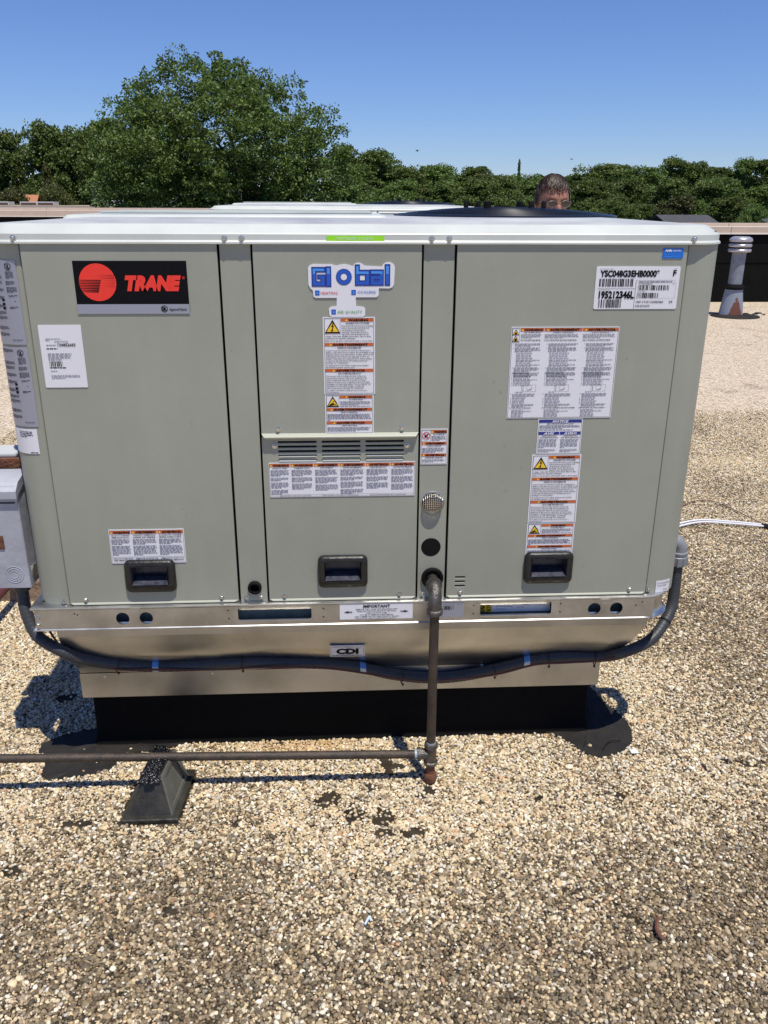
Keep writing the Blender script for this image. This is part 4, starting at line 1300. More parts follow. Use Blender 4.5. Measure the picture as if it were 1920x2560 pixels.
for (a, b, c, d) in rg[1:]:
    rows.append([(a + (b - a) * k / NS, c + .0028 * math.sin(k * .33 + d * 9) * math.sin((d - .272) * 17) + .0008 * math.sin(k * .9), d) for k in range(NS + 1)])
sl.loft(rows, closed=False)
sl.loft([[(b, c, d), (b, 1.10 - c * .5, d)] for a, b, c, d in rg[1:]], closed=False)
sl.loft([[(a, c, d), (a, 1.10 - c * .5, d)] for a, b, c, d in rg[1:]], closed=False)
sl.loft([[(a, 1.10 - c * .5, d), (b, 1.10 - c * .5, d)] for a, b, c, d in rg[1:]], closed=False)
obj('slope_sheet', sl, 'sheet', A, True, 35)
obj('bottom_skirt', MB().loft([ringr(-.046, 1.565, .118, .274), ringr(-.045, 1.5635, .117, .190)]), 'sheet', A)
for x, z in ((.03, .262), (.355, .264), (1.02, .262), (1.19, .268)):
    obj('rivet', MB().lathe((x, .118, z), [(.006, 0), (.005, -.002), (.001, -.003)], 10, 'y'), 'screw', A)
tt = (.085 - .058) / (.385 - .342)
def onslope(x, z, o):
    y = .057 + (.362 - z) * (.037 - .057) / (.362 - .400)
    return (x, y - .885 * (o + .005), z - .466 * (o + .005))
s = Sticker(.7185, .4045, .8220, .3520, onslope, 0, .001, 'white')
s.frame(.03, .06, .97, .94, .0006)
s.text('CDI', .18, .26, .82, .72, 'ink', 2, bold=.06, res=3)
s.text('Replacement Of The Year', .1, .09, .62, .16, bold=0, shear=.2); s.text('Adapter Curb Company', .45, .16, .9, .22, bold=0, shear=.2)
s.text('CUSTOM CURB ADAPTERS', .2, .77, .8, .83, bold=.01); s.lines(.06, .86, .94, .92, 1, 'ink', .6, last=1)
s.build(A, 'small CDI maker label')

K = thing('roof_curb', 'black membrane covered roof curb under the sheet metal adaptor', 'roof curb', (.76, .56, 0))
kb = MB()
def kr(o_, z): return [(x, y, z) for x, y in rrect(-.025 - o_, .138 - o_, 1.545 + o_, 1.03 + o_, .01 + o_ * .4, 3)]
kb.loft([kr(.012, .004), kr(.008, .012), kr(.003, .03), kr(0, .05), kr(0, .20)])
obj('flashing', kb, 'membrane', K, True, 50)

def patch(pts, label, z=.0075):
    rng = random.Random(len(pts))
    P2 = []
    n = len(pts)
    for i in range(n):
        a, b = pts[i], pts[(i + 1) % n]
        for t in (0, .33, .66):
            P2.append((a[0] + (b[0] - a[0]) * t + rng.uniform(-.004, .004), a[1] + (b[1] - a[1]) * t + rng.uniform(-.004, .004)))
    cx, cy = sum(p[0] for p in P2) / len(P2), sum(p[1] for p in P2) / len(P2)
    m = MB()
    R3 = [[(x, y, .0045) for x, y in P2], [(x, y, z + rng.uniform(-.001, .002)) for x, y in P2]]
    for f in (.8, .55, .3): R3.append([(cx + (x - cx) * f, cy + (y - cy) * f, z + rng.uniform(-.0015, .003)) for x, y in P2])
    m.loft(R3, cap1=True)
    return tag(obj('membrane_patch', m, 'patch', None, True, 60), label, 'roofing patch', 'black membrane patches lying on the gravel')
patch(PATCHES['right'], 'black roofing membrane flap at right corner of the curb, widened over shaded gravel')
patch(PATCHES['left'], 'long black membrane strip on gravel in front of the left end of the curb')
patch(PATCHES['left2'], 'small black membrane scrap just behind the black pipe support', .0068)

# ------------------------------------------------------------------ gas pipe
GP = thing('gas_pipe', 'dark iron gas pipe entering the unit through an elbow and tee', 'pipe', (1.01, -.0975, 0))
px_, py_ = 1.0105, -.0975
def arc(c, r, a0, a1, n, f): return [f(c, r, a0 + (a1 - a0) * k / n) for k in range(n + 1)]
obj('riser', MB().tube([(px_, py_, .60), (px_ - .001, py_, .36), (px_, py_, .118)], .0134, 16), 'pipe', GP, True)
obj('nipple', MB().tube([(1.012, .01, .632), (1.012, -.065, .632)], .0134, 16), 'pipe', GP, True)
el = MB()
cy, cz, rb = -.0655, .600, .032
pts = [(1.0115, -.052, .632)] + [(1.0115 - .001 * k / 8, cy - rb * math.sin(math.radians(90 * k / 8)), cz + rb * math.cos(math.radians(90 * k / 8))) for k in range(9)] + [(px_, py_, .578)]
el.tube(pts, [.019] + [.0185] * 9 + [.0185], 18)
el.lathe((px_, py_, .566), [(.0215, 0), (.0225, .004), (.0225, .012), (.0195, .015)], 20)
el.tube([(1.0115, -.050, .632), (1.0115, -.062, .632)], .0222, 20)
obj('elbow', el, 'fitting', GP, True, 60)
te = MB()
te.lathe((px_, py_, .070), [(.0135, 0), (.0195, .001), (.0205, .010), (.0165, .013), (.0165, .060), (.0205, .063), (.0195, .073), (.0135, .074)], 20)
te.tube([(px_ - .010, py_, .106), (px_ - .034, py_, .106)], .0165, 18)
te.tube([(px_ - .030, py_, .106), (px_ - .040, py_, .106)], .0205, 18)
obj('tee', te, 'fitting', GP, True, 50)
obj('thread_sealant', MB().tube([(px_ - .040, py_, .106), (px_ - .048, py_, .106)], .0142, 16), 'dope', GP, True)
obj('thread_sealant', MB().tube([(px_, py_, .143), (px_, py_, .149)], .0142, 16), 'dope', GP, True)
obj('drip_leg', MB().tube([(px_, py_, .075), (px_, py_, .035)], .0132, 16), 'rust', GP, True)
obj('end_cap', MB().lathe((px_, py_, .006), [(.010, 0), (.0175, .004), (.0185, .014), (.0185, .030), (.0165, .034)], 18), 'rust', GP, True)
obj('branch_run', MB().tube([(px_ - .045, py_, .1060), (.57, -.099, .116), (-.224, -.1, .1345), (-1.9, -.105, .155)], .0125, 16), 'pipe', GP, True)

PS = thing('pipe_support', 'black rubber pyramid pipe support smeared with tar on the gravel', 'pipe support', (.212, -.13, 0))
def quad(cx, cy, w, d, z, sh=0.): return [(cx - w / 2 + sh, cy - d / 2, z), (cx + w / 2 + sh, cy - d / 2, z), (cx + w / 2 + sh + .014, cy + d / 2, z), (cx - w / 2 + sh + .014, cy + d / 2, z)]
b_ = MB().loft([quad(.215, -.130, .156, .218, .006), quad(.215, -.130, .156, .218, .017), quad(.215, -.130, .150, .212, .020)], cap0=True, cap1=True)
obj('base_flange', b_, 'support', PS)
b_ = MB().loft([quad(.213, -.135, .118, .175, .019), quad(.218, -.120, .050, .120, .118)], cap1=True)
B = obj('block', b_, 'support', PS)
# raised ribs on the right-hand side face leave a sunken dusty panel
v0, v1 = quad(.213, -.135, .118, .175, .019), quad(.218, -.120, .050, .120, .118)
a, b, c, d = Vector(v0[1]), Vector(v0[2]), Vector(v1[2]), Vector(v1[1])
def sp(u, v, o):
    p = (a * (1 - u) + b * u) * (1 - v) + (d * (1 - u) + c * u) * v
    n = (b - a).cross(d - a).normalized()
    return p + n * o
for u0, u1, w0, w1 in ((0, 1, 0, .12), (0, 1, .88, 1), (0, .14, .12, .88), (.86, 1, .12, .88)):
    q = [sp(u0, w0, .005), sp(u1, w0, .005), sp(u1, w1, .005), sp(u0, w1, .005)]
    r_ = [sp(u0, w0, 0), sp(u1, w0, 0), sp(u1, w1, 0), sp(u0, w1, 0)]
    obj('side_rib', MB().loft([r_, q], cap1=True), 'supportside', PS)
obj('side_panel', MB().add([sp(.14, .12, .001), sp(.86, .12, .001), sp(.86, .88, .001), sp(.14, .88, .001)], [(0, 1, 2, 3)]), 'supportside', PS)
tb = MB()
bm = bmesh.new()
bmesh.ops.create_grid(bm, x_segments=26, y_segments=40, size=.5)
rng = random.Random(9)
for v in bm.verts:
    x, y = v.co.x, v.co.y
    e = max(0, 1 - (abs(x) * 2) ** 4) * max(0, 1 - (abs(y) * 2) ** 4)
    h = .010 * e + rng.uniform(0, .005) * e
    v.co = (.2185 + x * .062 + y * .012 + rng.uniform(-.001, .001), -.12 + y * .150, .1155 + h - (1 - e) * .006)
tb.bm(bm)
obj('tar_smear', tb, 'tar', PS, True, 30)
tl = MB()
for k in range(26):
    x, y = .213 + rng.uniform(-.030, .030), -.125 + rng.uniform(-.085, .085)
    tl.lathe((x, y, .110 + rng.uniform(0, .008)), [(.001, -.006), (.009 * rng.uniform(.6, 1.1), -.003), (.008, .004), (.001, .009)], 8)
obj('tar_lump', tl, 'tar', PS, True, 60)['kind'] = 'stuff'
st = MB()
for k in range(5): st.box(.182 + k * .010, -.204, .058, .188 + k * .010, -.2005, .066)
obj('moulded_lettering', st, 'support', PS)

# ------------------------------------------------------------------ conduit with ties and tags, wires
def catmull(P, n=8):
    out = []
    P = [Vector(p) for p in P]
    for i in range(len(P) - 1):
        p0, p1, p2, p3 = P[max(0, i - 1)], P[i], P[i + 1], P[min(len(P) - 1, i + 2)]
        for k in range(n):
            t = k / n
            out.append(.5 * ((2 * p1) + (-p0 + p2) * t + (2 * p0 - 5 * p1 + 4 * p2 - p3) * t * t + (-p0 + 3 * p1 - 3 * p2 + p3) * t ** 3))
    out.append(P[-1])
    return out
CD = thing('flexible_conduit', 'dark grey flexible conduit slung across the adaptor from disconnect box to right side', 'conduit', (.8, .04, .28))
hp = [(-0.163, 0.09, 0.6), (-0.1636, 0.09, 0.5789), (-0.154, 0.07, 0.5117), (-0.122, 0.045, 0.4463), (-0.054, 0.0142, 0.4162), (-0.0067, 0.0305, 0.3791), (0.0848, 0.0605, 0.3387), (0.1842, 0.0798, 0.3176), (0.3028, 0.0806, 0.3166), (0.4482, 0.0691, 0.3291), (0.5669, 0.0759, 0.3218), (0.6869, 0.0862, 0.3097), (0.7597, 0.0948, 0.297), (0.8334, 0.1013, 0.2769), (0.9076, 0.1015, 0.2562), (1.0074, 0.1015, 0.2405), (1.0824, 0.1015, 0.2398), (1.1572, 0.1015, 0.2492), (1.2317, 0.1015, 0.2657), (1.341, 0.0939, 0.2985), (1.4246, 0.0825, 0.3142), (1.5509, 0.0855, 0.3105), (1.6091, 0.045, 0.3478), (1.6955, 0.07, 0.3729), (1.748, 0.105, 0.415), (1.775, 0.13, 0.455), (1.782, 0.142, 0.505), (1.783, 0.148, 0.56), (1.783, 0.152, 0.6)]
hpt = catmull(hp, 18)
rr_ = []
for i in range(len(hpt)): rr_.append(.0172 + (.0007 if i % 3 == 0 else -.0002))
obj('hose', MB().tube(hpt, rr_, 16), 'conduit', CD, True, 60)
def at_x(x):
    i = min(range(len(hpt)), key=lambda k: abs(hpt[k].x - x) + (0 if .02 < k / len(hpt) < .93 else 9))
    return hpt[i], (hpt[min(i + 2, len(hpt) - 1)] - hpt[max(0, i - 2)]).normalized()
def loop_at(p, d, r, tr, drop=0):
    u = d.cross(Vector((0, 0, 1))).normalized(); q = u.cross(d)
    return [p + u * math.cos(t) * r + q * math.sin(t) * (r + drop * (1 if math.sin(t) * q.z < 0 else 0)) for t in [2 * math.pi * k / 18 for k in range(18)]]
for x, dr in ((.090, .004), (.456, .004), (.938, .006), (1.225, .004), (1.389, .006), (1.531, .008)):
    p, d = at_x(x)
    m = MB().tube(loop_at(p, d, .0192, .0014, dr), .0017, 5, closed=True)
    q = p + Vector((.001, -.006, -.0215 - dr))
    m.box(q.x - .003, q.y - .003, q.z - .004, q.x + .003, q.y + .003, q.z + .003, .0008)
    obj('cable_tie', m, 'tie', CD, True)
p, d = hpt[-72], (hpt[-70] - hpt[-74]).normalized()
obj('cable_tie', MB().tube(loop_at(p, d, .0192, .0014, .003), .0017, 5, closed=True), 'tie', CD, True)
for x in (.195, .816, 1.323):
    p, d = at_x(x)
    for c0, c1, mt_ in ((-.3, 1.15, 'tagblue'), (1.15, 2.1, 'tagwhite')):
        ring_ = []
        for sgn in (-.0092, .0092):
            u = d.cross(Vector((0, 0, 1))).normalized(); q = u.cross(d)
            ring_.append([p + d * sgn - (u if u.y > 0 else -u) * math.sin(t) * .0186 + Vector((0, 0, 1)) * math.cos(t) * .0186 for t in [c0 + (c1 - c0) * k / 8 for k in range(9)]])
        obj('identification_tag', MB().loft(ring_, closed=False), mt_, CD, True)
cn = MB()
cn.lathe((1.783, .152, .60), [(.0175, -.012), (.0275, -.010), (.0285, .0), (.0285, .018), (.026, .020), (.027, .022), (.027, .032), (.0235, .034)], 20)
for k in range(10):
    t = 2 * math.pi * k / 10
    cn.box(1.783 + .0285 * math.cos(t) - .002, .152 + .0285 * math.sin(t) - .002, .59, 1.783 + .0285 * math.cos(t) + .002, .152 + .0285 * math.sin(t) + .002, .617)
pts = [(1.783, .152, .630)] + [(1.783 - .030 * (1 - math.cos(a)), .152, .638 + .030 * math.sin(a)) for a in [math.pi / 2 * k / 6 for k in range(7)]] + [(1.735, .152, .668)]
cn.tube(pts, [.0235] * 6 + [.021, .020, .020], 16)
obj('elbow_connector', cn, 'conn', CD, True, 40)
obj('box_connector', MB().lathe((-.163, .09, .572), [(.0185, 0), (.0235, .003), (.0245, .012), (.0245, .024), (.021, .030)], 20), 'conduit', CD, True, 50)
wr = [(-.10, .06, .47), (-.05, .035, .40), (-.007, .040, .362), (.097, .045, .330), (.19, .052, .322), (.307, .06, .313), (.401, .062, .312), (.509, .05, .322), (.641, .045, .322), (.747, .045, .311), (.88, .055, .278), (.941, .06, .263), (1.027, .06, .255), (1.173, .058, .266), (1.245, .05, .283), (1.341, .045, .312), (1.438, .04, .319), (1.534, .04, .324), (1.62, .05, .338), (1.70, .085, .37)]
tag(obj('thermostat_wire', MB().tube(catmull(wr, 6), .0033, 6), 'redwire', None, True), 'thin brownish red wire tied beneath the flexible conduit', 'wire')

def ground_pts(P, z): return catmull([(x, y, z) for x, y in P], 8)
WC = thing('white_cable', 'pair of white cables lying on gravel right of the unit', 'cable', (2.8, 1.9, .02))
obj('strand', MB().tube(ground_pts([(2.2, 1.70), (2.4, 1.82), (2.528, 1.875), (2.684, 1.935), (2.846, 1.905), (2.99, 1.862)], .022), .0058, 8), 'cable', WC, True)
obj('strand', MB().tube(ground_pts([(2.2, 1.72), (2.4, 1.845), (2.528, 1.905), (2.684, 1.965), (2.846, 1.935), (2.99, 1.888)], .022), .0058, 8), 'cable', WC, True)
obj('end_sleeve', MB().tube([(2.985, 1.875, .02), (3.03, 1.85, .02), (3.2, 1.74, .015), (3.6, 1.6, .015)], .014, 8), 'tie', WC, True)
tag(obj('thin_wire', MB().tube(ground_pts([(2.45, 1.98), (2.639, 2.15), (2.76, 2.26), (2.873, 2.285), (2.93, 2.19), (2.964, 2.072), (3.0, 1.93), (3.03, 1.86)], .018), .0022, 5), 'redconduit', None, True), 'thin dark wire curving over the gravel above the white cable', 'wire')

# ------------------------------------------------------------------ disconnect box, strut, timbers at left
DB = thing('disconnect_box', 'grey metal electrical disconnect box with hinged hood left of the unit', 'electrical box', (-.18, .08, .60))
bx0, bx1, by0, by1 = -.236, -.1165, .040, .125
obj('housing', MB().box(bx0, by0, .602, bx1, by1, .905, .002), 'boxgrey', DB)
hd = MB()
prof = [(by0 - .012, .872), (by0 - .012, .893), (by0 + .012, .912), (by1 - .002, .928), (by1 - .002, .905), (by0 + .001, .880)]
hd.loft([[(bx0, y, z) for y, z in prof], [(bx1 + .003, y, z) for y, z in prof]], cap0=True, cap1=True)
obj('hood', hd, 'boxgrey', DB)
for r in (.0115, .018, .0245):
    kn = MB().tube([(-.1565 + r * math.cos(t), by0 - .0003, .6445 + r * math.sin(t)) for t in [2 * math.pi * k / 28 for k in range(28)]], .0011, 5, closed=True)
    obj('knockout_ring', kn, 'boxgrey', DB, True)
obj('side_knockout', MB().lathe((bx1, .078, .640), [(.019, 0), (.0195, .003), (.017, .0055), (.002, .006)], 24, 'x'), 'screw', DB, True)
obj('cover_seam', MB().box(bx0, by0 - .0012, .8555, -.1245, by0 - .0002, .8595), 'dark', DB)
obj('handle_slot', MB().box(-.225, by0 - .003, .722, -.1705, by0 - .0003, .762, .001), 'rust', DB)
tag(obj('support_strut', MB().box(-.245, .135, .925, -.1185, .158, .952, .002), 'rust'), 'rusty steel strut behind the disconnect box', 'strut')
obx = thing('junction_box', 'white topped metal box mounted behind the rusty strut', 'electrical box', (-.195, .21, .70))
obj('housing', MB().box(-.235, .165, .70, -.155, .25, .950, .002), 'boxgrey', obx)
obj('lid', MB().box(-.240, .160, .951, -.150, .256, .960, .002), 'acgrey', obx)
tag(obj('red_pipe', MB().tube([(-.655, -.3, .112), (-.65, .7, .11), (-.64, 1.2, .112), (-.635, 1.75, .112)], .017, 14), 'redconduit', None, True), 'dark red primed pipe resting on the timbers at the far left', 'pipe')
for i, (y, z0, lb) in enumerate([(1.17, .006, 'weathered brown timber lying on the gravel behind the disconnect box, nearest the viewer'), (1.31, .006, 'weathered brown timber lying flat just behind the front one'), (1.24, .097, 'upper weathered timber stacked across the other two at the left')]):
    tg = MB()
    tg.box(-1.5, y, z0, -.30, y + .088, z0 + .088, .003)
    tag(obj('timber_sleeper', tg, 'timber'), lb, 'timber', 'timber sleepers stacked left of the unit')

# ------------------------------------------------------------------ roof vent
V = thing('roof_vent', 'grey rusty plumbing vent with ridged rain cap standing by the parapet', 'roof vent', (6.744, 10.569, 0))
vx, vy = 6.744, 10.569
co_ = obj('flashing_cone', MB().lathe((0, 0, 0), [(.185, 0), (.175, .03), (.125, .42)], 28, 'z'), 'ventcone', V, True)
co_.location = (0, 0, 0)
obj('storm_collar', MB().lathe((vx, vy, .42), [(.12, -.03), (.155, .005), (.14, .03), (.11, .055)], 28), 'membrane', V, True)
obj('pipe', MB().lathe((vx, vy, .45), [(.100, 0), (.100, .50)], 28), 'ventpaint', V, True)
for k in range(3):
    z = .935 + .072 * k
    pr = [(.10, 0), (.158, .004), (.168, .022), (.155, .046), (.11, .055)] if k < 2 else [(.10, 0), (.158, .004), (.168, .022), (.150, .058), (.11, .078), (.01, .082)]
    obj('cap_ring', MB().lathe((vx, vy, z), pr, 28), 'ventcap', V, True, 60)
obj('membrane_base', MB().lathe((vx + .05, vy - .05, .004), [(.36, 0), (.35, .012), (.18, .03)], 18), 'patch', V)
rng = random.Random(12)
for lb, cx_, cy_, n_, w_ in (('ragged black tar streak on gravel right of the roof vent', 7.35, 10.75, 34, .55), ('short black tar streak on gravel left of the roof vent', 6.25, 10.95, 18, .25)):
    tm = MB()
    for k in range(n_):
        x, y = cx_ + rng.uniform(-w_, w_), cy_ + rng.gauss(0, .10)
        r = rng.uniform(.015, .05)
        tm.lathe((x, y, .002), [(r * 1.3, 0), (r, .012), (.003, .016)], 7)
    tag(obj('tar_streak', tm, 'tar'), lb, 'tar', kind='stuff')

# small litter
lf = MB().tube(catmull([(1.493, -.70, .018), (1.487, -.675, .022), (1.497, -.650, .024), (1.505, -.635, .018)], 5), [.002] + [.0045] * 13 + [.003, .001], 6)
tag(obj('dry_leaf', lf, 'leafred', None, True), 'curled reddish dry leaf on the gravel at lower right', 'leaf')
tag(obj('plastic_scrap', MB().tube([(.80, -.62, .015), (.812, -.60, .02)], .003, 6).tube([(.812, -.60, .02), (.816, -.61, .015)], .003, 6), 'bluescrap', None, True), 'tiny pale blue plastic scrap on the foreground gravel', 'litter')

sc = MB().box(1.652, -.004, .014, 1.676, .016, .0155)
tag(obj('paper_scrap', sc, 'white'), 'small white scrap at the edge of the right membrane flap', 'litter')
tag(obj('wire_offcut', MB().tube(catmull([(1.57, .022, .016), (1.60, .055, .02), (1.64, .062, .016)], 4), .0016, 5), 'tie', None, True), 'short black wire offcut lying on the right membrane flap', 'wire')

# ------------------------------------------------------------------ person behind the unit
def person():
    P = thing('person', 'man with greying brown hair and wire glasses, head showing above the front unit', 'person', (1.80, 2.12, 0))
    # body: one skinned figure
    verts = [(0, 0, .98), (0, .01, 1.16), (0, .02, 1.36), (0, .01, 1.455), (0, -.02, 1.53),
             (-.10, 0, .93), (-.11, -.02, .52), (-.12, .02, .10), (-.13, -.12, .035),
             (.10, 0, .93), (.11, -.02, .52), (.12, .02, .10), (.13, -.12, .035),
             (-.19, .02, 1.40), (-.235, .0, 1.12), (-.20, -.18, .98), (-.17, -.26, .96),
             (.19, .02, 1.40), (.235, .0, 1.12), (.20, -.18, .98), (.17, -.26, .96)]
    edges = [(0, 1), (1, 2), (2, 3), (3, 4), (0, 5), (5, 6), (6, 7), (7, 8), (0, 9), (9, 10), (10, 11), (11, 12), (2, 13), (13, 14), (14, 15), (15, 16), (2, 17), (17, 18), (18, 19), (19, 20)]
    rad = [.15, .145, .15, .07, .062, .10, .065, .045, .04, .10, .065, .045, .04, .062, .045, .034, .028, .062, .045, .034, .028]
    me = bpy.data.meshes.new('body'); me.from_pydata(verts, edges, []); me.materials.append(M['shirt'])
    b = link('body', me, P)
    b.location = (0, 0, 0)
    sk = b.modifiers.new('skin', 'SKIN')
    for v, r in zip(me.skin_vertices[0].data, rad): v.radius = (r, r * .8)
    me.skin_vertices[0].data[0].use_root = True
    ss = b.modifiers.new('sub', 'SUBSURF'); ss.levels = 1; ss.render_levels = 2
    # head: sphere sculpted by numbers; faces -y, tipped slightly down
    bm = bmesh.new()
    bmesh.ops.create_uvsphere(bm, u_segments=48, v_segments=36, radius=1)
    def bumpf(x, z, cx, cz, sx, sz): return math.exp(-((x - cx) / sx) ** 2 - ((z - cz) / sz) ** 2)
    for v in bm.verts:
        x, y, z = v.co
        hx, hy, hz = .074, .098, .107
        if z < 0: hx *= 1 - .24 * (-z) ** 1.5
        X, Y, Z = x * hx, y * hy, z * hz
        if y < -.1:
            f = min(1, (-y - .1) * 2)
            d = 0
            d += .028 * bumpf(X, Z, 0, -.022, .011, .020)            # nose
            d += .012 * bumpf(X, Z, 0, -.034, .016, .010)
            d += .008 * (bumpf(X, Z, -.028, .022, .022, .008) + bumpf(X, Z, .028, .022, .022, .008))   # brow ridges
            d -= .012 * (bumpf(X, Z, -.030, .004, .015, .011) + bumpf(X, Z, .030, .004, .015, .011))   # sockets
            d += .007 * (bumpf(X, Z, -.036, -.028, .02, .018) + bumpf(X, Z, .036, -.028, .02, .018))   # cheeks
            d -= .0025 * (bumpf(X, Z, 0, .045, .05, .003) + bumpf(X, Z, 0, .058, .05, .003))            # creases
            d -= .004 * bumpf(X, Z, 0, .030, .003, .010)
            d += .005 * bumpf(X, Z, 0, -.062, .02, .006) - .005 * bumpf(X, Z, 0, -.068, .022, .003)     # lips
            d += .008 * bumpf(X, Z, 0, -.098, .02, .014)
            Y -= d * f
        v.co = (X, Y, Z)
    hm = MB().bm(bm)
    head = link('head', hm.mesh('head', M['skin'], True, 180), P)
    em = MB()
    for sx in (-1, 1):
        e_ = MB()
    HT = Matrix.Translation(Vector((-.01, -.035, 1.635))) @ Matrix.Rotation(math.radians(9), 4, 'X') @ Matrix.Rotation(math.radians(5), 4, 'Z')
    head.location = HT.translation; head.rotation_euler = HT.to_euler()
    for sx in (-1, 1):
        ear = MB().lathe((0, 0, 0), [(.001, -.006), (.014, -.005), (.020, 0), (.014, .006), (.003, .004)], 14, 'x')
        e = obj('ear', ear, 'skin', head, True); e.location = (sx * .075, .012, -.008); e.scale = (1, .8, 1.5)
        ey = MB().lathe((sx * .030, -.081, .004), [(.001, -.010), (.009, -.006), (.012, 0), (.009, .006), (.001, .01)], 14, 'z')
        obj('eye', ey, 'white', head, True)
    # hair shell plus combed strands
    rng = random.Random(2)
    hb = MB()
    rows = []
    for i in range(13):
        ph = math.radians(8 + i * 9.2)
        row = []
        for k in range(40):
            th = 2 * math.pi * k / 40
            fr = -math.sin(th)            # 1 at the face
            lim = 98 if fr < -.05 else 98 - 62 * min(1, (fr + .05) / .5)
            p2 = min(ph, math.radians(lim))
            r = 1.04 + rng.uniform(-.01, .01)
            row.append((.076 * r * math.sin(p2) * math.cos(th), .100 * r * math.sin(p2) * math.sin(th), .110 * (r - .02) * math.cos(p2)))
        rows.append(row)
    hb.loft(rows, cap0=True)
    hair = obj('hair', hb, 'hair', head, True)
    for grp, mt_, n in (('hair_strand', 'hair', 700), ('hair_strand', 'hairgrey', 170)):
        sm = MB()
        for k in range(n):
            th = rng.uniform(0, 2 * math.pi)
            fr = -math.sin(th)
            if mt_ == 'hairgrey' and fr > .3 and rng.random() < .35: continue
            p0 = math.radians(rng.uniform(5, 60 if fr > .3 else 95))
            ln = math.radians(rng.uniform(14, 30))
            lim = math.radians(rng.uniform(44, 66) if fr > .45 else 76 if fr > .15 else 100)
            pts = []
            dth = rng.uniform(-.22, .22)
            for j in range(5):
                p2 = min(lim, p0 + ln * j / 4)
                r = 1.045 + .035 * math.sin(j / 4 * math.pi) + rng.uniform(0, .02) - (.02 if j == 4 else 0)
                t2 = th + dth * j / 4
                pts.append((.076 * r * math.sin(p2) * math.cos(t2), .100 * r * math.sin(p2) * math.sin(t2), .110 * r * math.cos(p2)))
            sm.tube(pts, [.0009, .0014, .0014, .0010, .0003], 4)
        o = obj(grp, sm, mt_, head, True)
        o['kind'] = 'stuff'
    g = MB()
    for sx in (-1, 1):
        cx_ = sx * .031
        g.tube([(cx_ + .023 * math.cos(t), -.102 - .003 * abs(math.cos(t)) * 0, -.002 + .015 * math.sin(t)) for t in [2 * math.pi * k / 20 for k in range(20)]], .0012, 5, closed=True)
        g.tube([(sx * .054, -.101, .004), (sx * .072, -.07, .004), (sx * .079, .01, .0)], .0012, 5)
    g.tube([(-.009, -.104, .002), (0, -.107, .005), (.009, -.104, .002)], .0014, 5)
    obj('glasses', g, 'gold', head, True)
    for sx in (-1, 1):
        ln_ = MB()
        ln_.add([(sx * .031 + .022 * math.cos(t), -.1015, -.002 + .0145 * math.sin(t)) for t in [2 * math.pi * k / 20 for k in range(20)]], [tuple(range(20))])
        obj('lens', ln_, 'glass', head)
person()

# ------------------------------------------------------------------ trees
def rand_quads(C0, D, W, L, rs, droop=.35):
    """leaf-shaped quads: centres C0 (n,3), direction D (n,3)"""
    n = len(C0)
    D = D / (np.linalg.norm(D, axis=1)[:, None] + 1e-9)
    R_ = rs.normal(size=(n, 3))
    side = np.cross(D, R_); side /= np.linalg.norm(side, axis=1)[:, None] + 1e-9
    L_ = (L * rs.uniform(.6, 1.3, n))[:, None]
    W_ = (W * rs.uniform(.6, 1.3, n))[:, None]
    a = C0 - D * L_ * .5
    b = C0 + side * W_ * .5 + D * L_ * .05
    c = C0 + D * L_ * .5
    d = C0 - side * W_ * .5 + D * L_ * .05
    return np.stack([a, b, c, d], 1).reshape(-1, 3)
def leaf_mesh(name, V, m):
    n = len(V) // 4
    me = bpy.data.meshes.new(name)
    me.vertices.add(n * 4)
    me.vertices.foreach_set('co', V.astype(np.float32).ravel())
    me.loops.add(n * 4)
    me.loops.foreach_set('vertex_index', np.arange(n * 4, dtype=np.int32))
    me.polygons.add(n)
    me.polygons.foreach_set('loop_start', np.arange(0, n * 4, 4, dtype=np.int32))
    me.polygons.foreach_set('loop_total', np.full(n, 4, np.int32))
    me.update(calc_edges=True)
    me.materials.append(m)
    return me
def crown(lobes, nspray, nleaf, L, W, spread, seed, droop=.4, shell=.55):
    """lobes (x,y,z,r): sprays of leaves sit in the outer part of each lobe"""
    rs = np.random.RandomState(seed)
    lb = np.array(lobes)
    wt = lb[:, 3] ** 2; wt /= wt.sum()
    idx = rs.choice(len(lb), nspray, p=wt)
    d = rs.normal(size=(nspray, 3)); d /= np.linalg.norm(d, axis=1)[:, None]
    rad = lb[idx, 3] * (shell + (1.06 - shell) * rs.rand(nspray) ** .6)
    c = lb[idx, :3] + d * rad[:, None] * np.array([1, 1, .9])
    out = d * .8 + np.array([0, 0, -droop]) + rs.normal(size=(nspray, 3)) * .3
    out /= np.linalg.norm(out, axis=1)[:, None]
    t = rs.rand(nspray, nleaf, 1)
    P = c[:, None, :] + out[:, None, :] * (t - .3) * spread * 1.6 + rs.normal(size=(nspray, nleaf, 3)) * spread * .32
    D = out[:, None, :] * .6 + rs.normal(size=(nspray, nleaf, 3)) * .7 + np.array([0, 0, -droop])
    return rand_quads(P.reshape(-1, 3), D.reshape(-1, 3), W, L, rs), c

